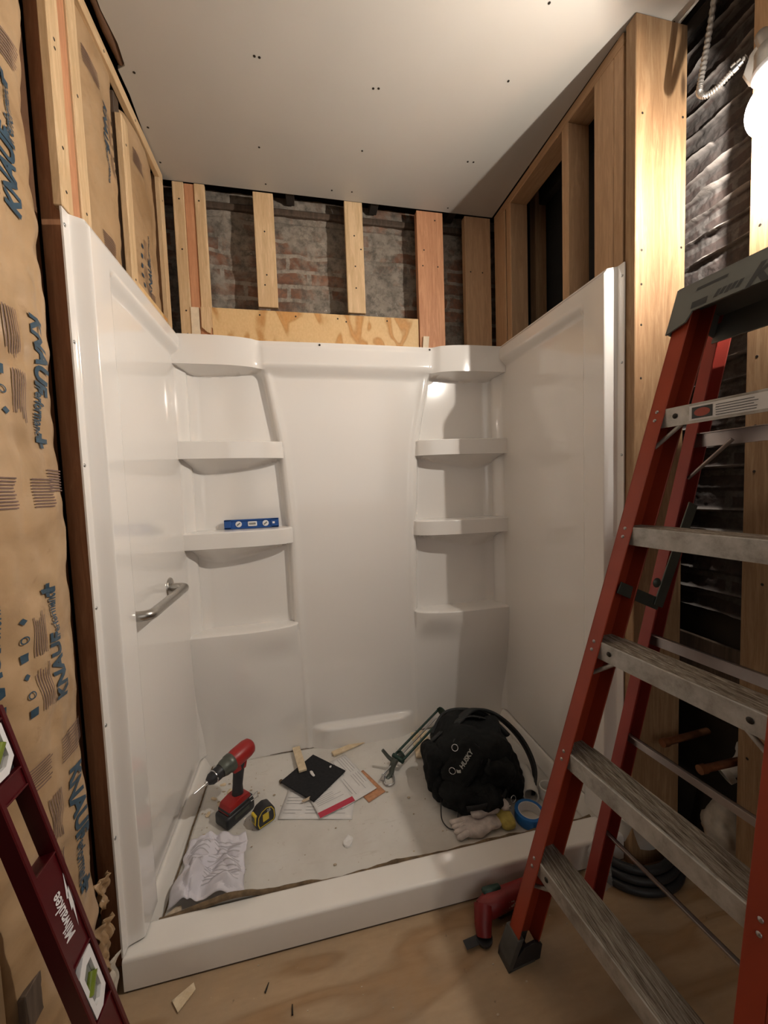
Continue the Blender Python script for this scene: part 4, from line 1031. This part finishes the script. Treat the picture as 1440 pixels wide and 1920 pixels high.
def shim(label, p0, p1, w_=.034, th=.008, z0=LZ, z1=None):
    p0, p1 = V((*p0, z0+th/2+.002)), V((*p1, (z1 if z1 is not None else z0)+th/2+.002)); L = (p1-p0).length
    Mx = frame(p0, (p1-p0), (0, 0, 1)); mb = MB()
    t = bmesh.new(); ps = [(0, -w_/2, -th/2), (L, -w_/2, -th/2), (L, w_/2, -th/2), (0, w_/2, -th/2), (0, -w_/2, th/2), (L, -w_/2, -th*.15), (L, w_/2, -th*.15), (0, w_/2, th/2)]
    vv = [t.verts.new(p) for p in ps]
    for f in ((3, 2, 1, 0), (4, 5, 6, 7), (0, 1, 5, 4), (1, 2, 6, 5), (2, 3, 7, 6), (3, 0, 4, 7)): t.faces.new([vv[i] for i in f])
    bmesh.ops.transform(t, matrix=Mx, verts=t.verts); mb._merge(t)
    return tag(mb.build('wood_shim', M['shim']), label, 'shim')
shim('pale wood shim lying with its end on the black foam pad', (.458, -.222), (.425, -.050), z0=LZ+.018, z1=LZ+.002)
shim('pale wood shim lying alone beyond the papers, near the back wall', (.595, -.122), (.792, -.045), .030)
shim('pale wood shim on the pan behind the caulking gun', (.985, -.245), (1.012, -.062), .036)
shim('pale wood shim next to the backpack strap, behind the gun barrel', (1.028, -.255), (1.056, -.060), .036, .010)
# drywall crumbs
mb = MB(); rr = random.Random(5)
for i in range(170):
    if rr.random() < .45: x, y = .07+rr.random()*.22, -.62+rr.random()*.50
    else: x, y = .10+rr.random()*1.1, -.69+rr.random()*.6
    s = .0010+.0035*rr.random()**3
    mb.blob((x, y, LZ+s*.5), (s*1.6, s, s*.6), sub=1, amp=s*.4, freq=200, seed=i)
tag(mb.build('drywall_crumbs', M['crumb']), 'fine crumbs and dust scattered over the pan sheet', 'debris', kind='stuff')
def chip(label, c, r, seed, mat=None, name='drywall_chip', cat='debris', group=None):
    mb = MB(); mb.blob(c, r, Matrix.Rotation(seed, 4, 'Z'), sub=2, amp=r[1]*.5, freq=60, pw=.7, seed=seed)
    return tag(mb.build(name, mat or M['crumb']), label, cat, group)
chip('pale plaster lump in the middle of the pan sheet', (.615, -.585, LZ+.003), (.022, .014, .004), 1, M['paper'])
chip('curled whitish chip on the black foam pad', (.497, -.245, LZ+.021), (.020, .007, .003), 2, M['paper'])
chip('small whitish crumb on the right corner of the foam pad', (.578, -.222, LZ+.021), (.006, .004, .003), 4, M['paper'])
chip('dusty chip at the near corner of the foam pad', (.478, -.372, LZ+.014), (.026, .006, .003), .3, M['crumb'])
chip('tan chip just left of the black foam pad', (.365, -.235, LZ+.003), (.010, .008, .004), 5, M['torn'])
for i, (x, y) in enumerate([(.12, -.19), (.155, -.235), (.10, -.26), (.17, -.17), (.13, -.30), (.165, -.285), (.095, -.34)]):
    chip('orange-tan wood chip on the pan left of the drill', (x, y, LZ+.002), (.013, .007, .003), i*1.3, M['shim'], 'wood_chip', group='wood chips left of the drill')
# crumpled leaflet
def crf(u_, v_):
    x = .060+u_*.225+.02*nz(u_, v_, 0, 3)-.03*v_*u_; y = -.690+v_*.235+.02*nz(u_, v_, 5, 3)-.02*u_
    r = abs(nz(u_*1.1, v_*1.6, 1, 2.6))*.060+abs(nz(u_*2, v_*2, 4, 3.1))*.020+.005*abs(math.sin(v_*11+u_*3))
    return V((x, y, LZ+.006+r*sm(-.05, .15, u_)*1.0+.045*math.exp(-((u_-.22)/.2)**2-((v_-.25)/.22)**2)))
cl = thing('crumpled_leaflet', 'crumpled white printed leaflet in the near left corner of the pan', 'paper', (.15, -.58, LZ))
grid('page', lin(0, 1, 46), lin(0, 1, 46), crf, M['crump'], cl, 18, .0006)
flatmarks('print', [(.45, .15+.045*j, .92, .160+.045*j) for j in range(17)]+[(.08, .55+.05*j, .38, .56+.05*j) for j in range(7)], lambda a, b: crf(a, b)+V((0, 0, .0016)), M['leafprint'], cl, 26)
chip('grey-brown rubble heap in the near left corner under the leaflet', (.078, -.708, LZ+.012), (.030, .012, .008), 7, M['crumb'])
chip('loose flakes along the torn liner edge near the left corner', (.150, -.722, LZ+.014), (.045, .007, .005), .15, M['crumb'])
# caulking gun
cg = thing('caulking_gun', 'dark green caulking gun propped beside the backpack', 'caulking gun', (.80, -.33, LZ))
g0, g1 = V((.872, -.286, .095)), V((1.145, -.112, .165)); gd = (g1-g0).normalized(); gs = gd.cross(V((0, 0, 1))).normalized(); gu = gs.cross(gd)
mb = MB()
for s_ in (-1, 1): mb.tube([g0+gs*.025*s_, g1+gs*.025*s_], .0055, 8)
mb.tube([g1-gs*.03, g1+gs*.03], .007, 8); mb.tube([g0-gs*.03, g0+gs*.03], .010, 10)
mb.build('frame', M['green'], cg, 60)
mb = MB(); mb.tube([g0-gd*.10, g1-gd*.05], .0034, 8); mb.tube([g0-gd*.10, g0-gd*.118+gu*-.012, g0-gd*.10-gu*.03, g0-gd*.085-gu*.02], .003, 8); mb.build('plunger_rod', M['chrome'], cg, 60)
mb = MB(); mb.lathe([(0, 0), (.022, 0), (.022, .004), (0, .004)], frame(g0+gd*.02, gs, gd), 20); mb.build('plunger_plate', M['green'], cg, 40)
mb = MB(); mb.lathe([(0, 0), (.026, 0), (.026, .005), (.012, .005), (.012, 0)], frame(g1-gd*.005, gs, gd), 20); mb.build('nose_plate', M['green'], cg, 40)
mb = MB(); h0 = g0-gd*.015; mb.tube([h0+gu*.01, h0-gd*.028-gu*.010, h0-gd*.040-gu*.038, V(h0-gd*.060)+V((0, 0, -.040))], [.016, .014, .012, .011], 10)
mb.build('handle', M['graymetal'], cg, 70)
mb = MB(); mb.tube([h0-gd*.010, h0-gd*.02+gs*-.022+gu*.025, h0-gd*.030-gs*.038+gu*.060], [.009, .008, .007], 10); mb.build('trigger', M['graymetal'], cg, 70)
mb = MB(); mb.tube(bend([h0-gd*.04, h0-gd*.075-gs*.01-gu*.02, V((.792, -.372, LZ+.006)), V((.835, -.375, LZ+.006)), h0-gd*.03-gu*.03], .02, 5), .004, 8); mb.build('wire_hook', M['chrome'], cg, 70)

# backpack
bg_ = thing('tool_backpack', 'black nylon tool backpack slumped at the right of the pan', 'backpack', (1.16, -.40, LZ))
BMx = Matrix.Rotation(math.radians(-14), 4, 'Z')
def bagshape(p):
    pass
mb = MB(); mb.blob((1.175, -.345, LZ+.120), (.160, .150, .122), BMx, sub=5, amp=.034, freq=8, pw=.70, seed=2); mb.build('main_body', M['bag'], bg_, 70)
pn = V((-.34, -.76, .55)).normalized(); pu = V((.50, .0, .72)); pu = (pu-pn*pu.dot(pn)).normalized(); pv = pn.cross(pu)
pc = V((1.098, -.462, .208)); PM = frame(pc, pu, pn)
mb = MB(); mb.blob((0, 0, 0), (.092, .058, .034), None, sub=5, amp=.006, freq=24, pw=.42, seed=5); bmesh.ops.transform(mb.bm, matrix=PM, verts=mb.bm.verts); fp_ = mb.build('front_pocket', M['bag'], bg_, 70)
mb = MB(); mb.tube([PM @ V((.085*math.copysign(abs(math.cos(q))**.5, math.cos(q)), .052*math.copysign(abs(math.sin(q))**.5, math.sin(q)), .024)) for q in [2*math.pi*j/36 for j in range(37)]], .0022, 6, cap=False); mb.build('pocket_piping', M['strap'], fp_, 70)
mb = MB(); mb.blob((1.110, -.510, LZ+.062), (.120, .060, .058), BMx, sub=5, amp=.026, freq=12, pw=.66, seed=8); mb.build('bottom_pocket', M['bag'], bg_, 70)
mb = MB(); mb.blob((1.205, -.505, LZ+.105), (.060, .045, .085), BMx @ Matrix.Rotation(.4, 4, 'Y'), sub=5, amp=.020, freq=15, pw=.6, seed=12); mb.build('middle_pocket', M['bag'], bg_, 70)
mb = MB(); mb.blob((1.290, -.440, LZ+.078), (.062, .085, .078), BMx, sub=5, amp=.024, freq=12, pw=.7, seed=3); mb.build('side_pocket', M['bag'], bg_, 70)
mb = MB(); mb.blob((1.008, -.375, LZ+.105), (.045, .075, .090), BMx, sub=5, amp=.022, freq=14, pw=.6, seed=6); mb.build('side_pocket', M['bag'], bg_, 70)
mb = MB(); mb.blob((1.015, -.425, LZ+.055), (.042, .050, .055), BMx, sub=4, amp=.010, freq=16, pw=.6, seed=16); mb.build('tool_pouch', M['bag'], bg_, 70)
def strap(pts, w_=.018, th=.004, mat='strap', name='strap', par=None):
    P = spline([V(p) for p in pts], 8); vs_, fs_ = [], []
    for i, p in enumerate(P):
        dd = (P[min(i+1, len(P)-1)]-P[max(i-1, 0)]).normalized(); cc = V((1.165, -.375, LZ+.08)); nn = (p-cc).normalized(); ss = dd.cross(nn).normalized()
        vs_ += [p-ss*w_, p+ss*w_]
        if i: fs_.append((2*i-2, 2*i-1, 2*i+1, 2*i))
    o = meshobj(name, vs_, fs_, M[mat], par or bg_, 60); m = o.modifiers.new('thickness', 'SOLIDIFY'); m.thickness = th; m.offset = 0; return o
strap([(1.12, -.33, .29), (1.22, -.27, .30), (1.31, -.26, .27), (1.38, -.30, .22), (1.42, -.37, .16), (1.415, -.45, .10), (1.36, -.52, .055)], .022, .010, name='shoulder_strap')
strap([(1.03, -.27, .21), (1.10, -.22, .265), (1.20, -.22, .27), (1.30, -.25, .24), (1.37, -.31, .17)], .026, .012, name='shoulder_strap')
strap([(1.01, -.46, .10), (1.02, -.44, .20), (1.08, -.40, .275), (1.16, -.36, .285)], .012, .004)
strap([(1.06, -.57, .11), (1.12, -.585, .12), (1.19, -.57, .115), (1.25, -.535, .13)], .010, .004)
strap([(1.17, -.53, .25), (1.20, -.50, .20), (1.22, -.53, .13)], .011, .004)
strap([(1.00, -.33, .22), (1.09, -.33, .285), (1.19, -.31, .30), (1.29, -.31, .265)], .012, .005, name='carry_handle')
for c, n in (((1.065, -.455, .275), (-.3, -.8, .5)), ((1.035, -.50, .215), (-.5, -.8, .2)), ((1.245, -.575, .115), (.3, -.9, .2))):
    mb = MB(); Fm = frame(V(c), (1, 0, 0), n); mb.tube([Fm @ V((.012*math.cos(q), .012*math.sin(q), 0)) for q in [2*math.pi*j/18 for j in range(19)]], .0016, 8, cap=False); mb.build('metal_ring', M['chrome'], bg_, 60)
mb = MB(); mb.box((-.012, -.006, -.002), (.012, .006, .002), .001, frame(V((1.215, -.590, .098)), (1, .2, 0), (0, -1, .3))); mb.build('buckle', M['chrome'], bg_)
# logo on the front pocket
lettering('lettering', 'HUSKY', .024, lambda a, b: PM @ V((a-.020, b-.008, .0362)), M['logo'], fp_, .15, .0008)
flatmarks('emblem', [[(-.042, .002), (-.034, .012), (-.032, .004), (-.025, -.002), (-.033, -.009), (-.038, -.003)]], lambda a, b: PM @ V((a, b, .0362)), M['logo'], fp_)
mb = MB(); mb.tube(spline([V(p) for p in [(1.005, -.455, .095), (.985, -.50, .06), (.975, -.545, LZ+.012), (.990, -.575, LZ+.006), (1.015, -.575, LZ+.006), (1.035, -.545, .07), (1.04, -.52, .10)]], 8), .0022, 8); mb.build('wire_loop', M['blackplastic'], bg_, 60)

bg_.location += V((-.012, -.052, 0)); bg_.scale = (1.0, 1.0, .94)

# gloves
gl = thing('work_glove', 'soiled white work glove with yellow cuff in front of the backpack', 'glove', (1.10, -.645, LZ))
mb = MB(); mb.blob((1.095, -.645, LZ+.016), (.085, .038, .016), Matrix.Rotation(.06, 4, 'Z'), sub=4, amp=.010, freq=22, pw=.8, seed=1)
mb.build('palm', M['glove'], gl, 70)
for j in range(4):
    y = -.672+.017*j
    mb = MB(); mb.tube([(1.06, y+.008, LZ+.015), (1.025, y+.002, LZ+.016+.003*(j % 2)), (1.000-.006*(j % 2), y+.004*j-.004, LZ+.013), (.990, y+.006*j, LZ+.010)], [.012, .011, .010, .006], 10); mb.build('finger', M['glove'], gl, 80)
mb = MB(); mb.tube([(1.10, -.615, LZ+.020), (1.075, -.598, LZ+.030), (1.045, -.597, LZ+.030)], [.012, .011, .007], 10); mb.build('thumb', M['glove'], gl, 80)
mb = MB(); mb.blob((1.185, -.648, LZ+.022), (.026, .042, .020), Matrix.Rotation(.1, 4, 'Z'), sub=4, amp=.007, freq=30, pw=.7, seed=4); mb.build('cuff', M['glovey'], gl, 70)
gl2 = thing('work_glove', 'second soiled glove folded on top, tucked under the backpack', 'glove', (1.12, -.605, LZ+.03))
mb = MB(); mb.blob((1.130, -.618, LZ+.044), (.070, .026, .014), Matrix.Rotation(.18, 4, 'Z'), sub=4, amp=.008, freq=25, pw=.8, seed=9); mb.build('palm', M['glove'], gl2, 70)
mb = MB(); mb.blob((1.192, -.618, LZ+.050), (.018, .028, .012), Matrix.Rotation(.1, 4, 'Z'), sub=3, amp=.005, freq=30, pw=.7, seed=4); mb.build('cuff', M['glove'], gl2, 70)
# tape roll
tr_ = thing('tape_roll', 'roll of blue painter tape lying beside the glove', 'tape roll', (1.282, -.655, LZ))
mb = MB(); mb.lathe([(.040, .001), (.052, .001), (.053, .003), (.053, .034), (.052, .036), (.040, .036)], Matrix.Translation((1.282, -.655, LZ)), 48); mb.build('tape', M['bluetape'], tr_, 40)
mb = MB(); mb.lathe([(.0375, .001), (.0405, .001), (.0405, .036), (.0375, .036), (.0375, .001)], Matrix.Translation((1.282, -.655, LZ)), 48); mb.build('core', M['paper'], tr_, 40)
# pvc pieces
t = thing('pipe_elbow', 'white plastic pipe elbow with open end behind the blue tape roll', 'pipe fitting', (1.36, -.50, LZ))
P = spline([V(p) for p in [(1.375, -.46, LZ+.034), (1.36, -.52, LZ+.032), (1.335, -.575, LZ+.032)]], 8)
mb = MB(); mb.tube(P, .026, 24, cap=False); mb.tube(P, .0228, 24, cap=False); mb.build('pipe', M['pvc'], t, 60)
Fm = frame(V((1.338, -.568, LZ+.032)), (0, 0, 1), V((-.40, -.9, 0))); mb = MB(); mb.lathe([(.026, -.006), (.0305, -.006), (.0305, .028), (.0275, .030), (.0245, .028), (.0235, 0)], Fm, 32); mb.build('socket', M['pvc'], t, 40)
t = thing('pipe_coupling', 'short white pipe coupling standing right of the elbow', 'pipe fitting', (1.405, -.60, LZ))
mb = MB(); mb.lathe([(.030, 0), (.031, .002), (.031, .050), (.028, .052), (.026, .050), (.026, 0)], Matrix.Translation((1.405, -.585, LZ)), 32); mb.build('ring', M['pvc'], t, 40)
mb = MB(); mb.lathe([(.0316, .012), (.0318, .012), (.0318, .040), (.0316, .040)], Matrix.Translation((1.405, -.585, LZ)), 32); mb.build('label', M['paper'], t, 40)

# red oscillating tool on the floor
mt = thing('oscillating_tool', 'red cordless cutting tool lying against the threshold behind the ladder foot', 'power tool', (1.03, -.90, 0))
m0 = V((.975, -.895, .045)); m1 = V((1.20, -.868, .050)); md = (m1-m0).normalized()
mb = MB(); mb.tube([m0-md*.01, m0+md*.02, m0+md*.08, m0+md*.15, m1], [.020, .031, .029, .026, .028], 20); mb.build('body', M['redshaded'], mt, 70)
mb = MB(); mb.tube([m0+V((.004, 0, .01)), V((.962, -.925, .030)), V((.958, -.938, .014))], [.028, .024, .021], 20); mb.build('gear_head', M['redshaded'], mt, 70)
mb = MB(); mb.lathe([(0, 0), (.020, 0), (.023, .006), (.023, .012), (0, .012)], Matrix.Translation((.958, -.940, .002)), 24); mb.build('blade_clamp', M['blackplastic'], mt, 40)
mb = MB(); mb.box((-.012, -.012, 0), (.052, .012, .0016), .0004, frame(V((.950, -.938, .010)), (-.95, -.10, -.12), (0, 0, 1))); mb.build('cutting_blade', M['blackplastic'], mt)
mb = MB(); mb.tube([m0+md*.05-V((0, .002, .028)), m0+md*.14-V((0, .002, .026))], .018, 14); mb.build('grip', M['blackplastic'], mt, 60)
mb = MB(); mb.box((.985, -.885, .066), (1.045, -.862, .080), .006); mb.build('lever', M['green'], mt, 50)
lettering('lettering', 'Milwaukee', .020, lambda a, b: m0+md*(a*.8+.075)+V((0, -.0295+.006*(b/.02), .001+b*.95)), M['logo'], mt, .2, .0004)
flatmarks('lightning_bolt', [[(.09, -.008), (.115, .001), (.112, -.005)], [(.108, -.004), (.14, .003), (.118, -.007)]], lambda a, b: m0+md*a+V((0, -.0297, b-.003)), M['logo'], mt)
# floor bits
mb = MB(); t = bmesh.new(); vv = [t.verts.new(p) for p in ((.128, -.878, .003), (.175, -.858, .012), (.182, -.868, .004), (.150, -.905, .002))]; t.faces.new(vv); mb._merge(t)
o = tag(mb.build('wood_splinter', M['shim']), 'pale wood splinter on the floor in front of the threshold', 'wood splinter'); m = o.modifiers.new('thickness', 'SOLIDIFY'); m.thickness = .003
for i, (x, y, a) in enumerate([(.36, -.915, 1.2), (.43, -.975, 1.6)]):
    mb = MB(); mb.tube([(x, y, .003), (x+.02*math.cos(a), y+.02*math.sin(a), .004)], [.0025, .0012], 6); tag(mb.build('bent_nail', M['hole'], None, 60), ['small dark nail on the floor below the middle of the threshold', 'small dark nail at the bottom edge of the picture'][i], 'nail')
mb = MB()
for i in range(90):
    x, y = .1+rr.random()*1.2, -.84-rr.random()*.5; s = .0008+.002*rr.random()**2; mb.blob((x, y, s*.5), (s*1.5, s, s*.6), sub=1)
tag(mb.build('sawdust', M['crumb']), 'sawdust specks on the plywood floor', 'debris', kind='stuff')
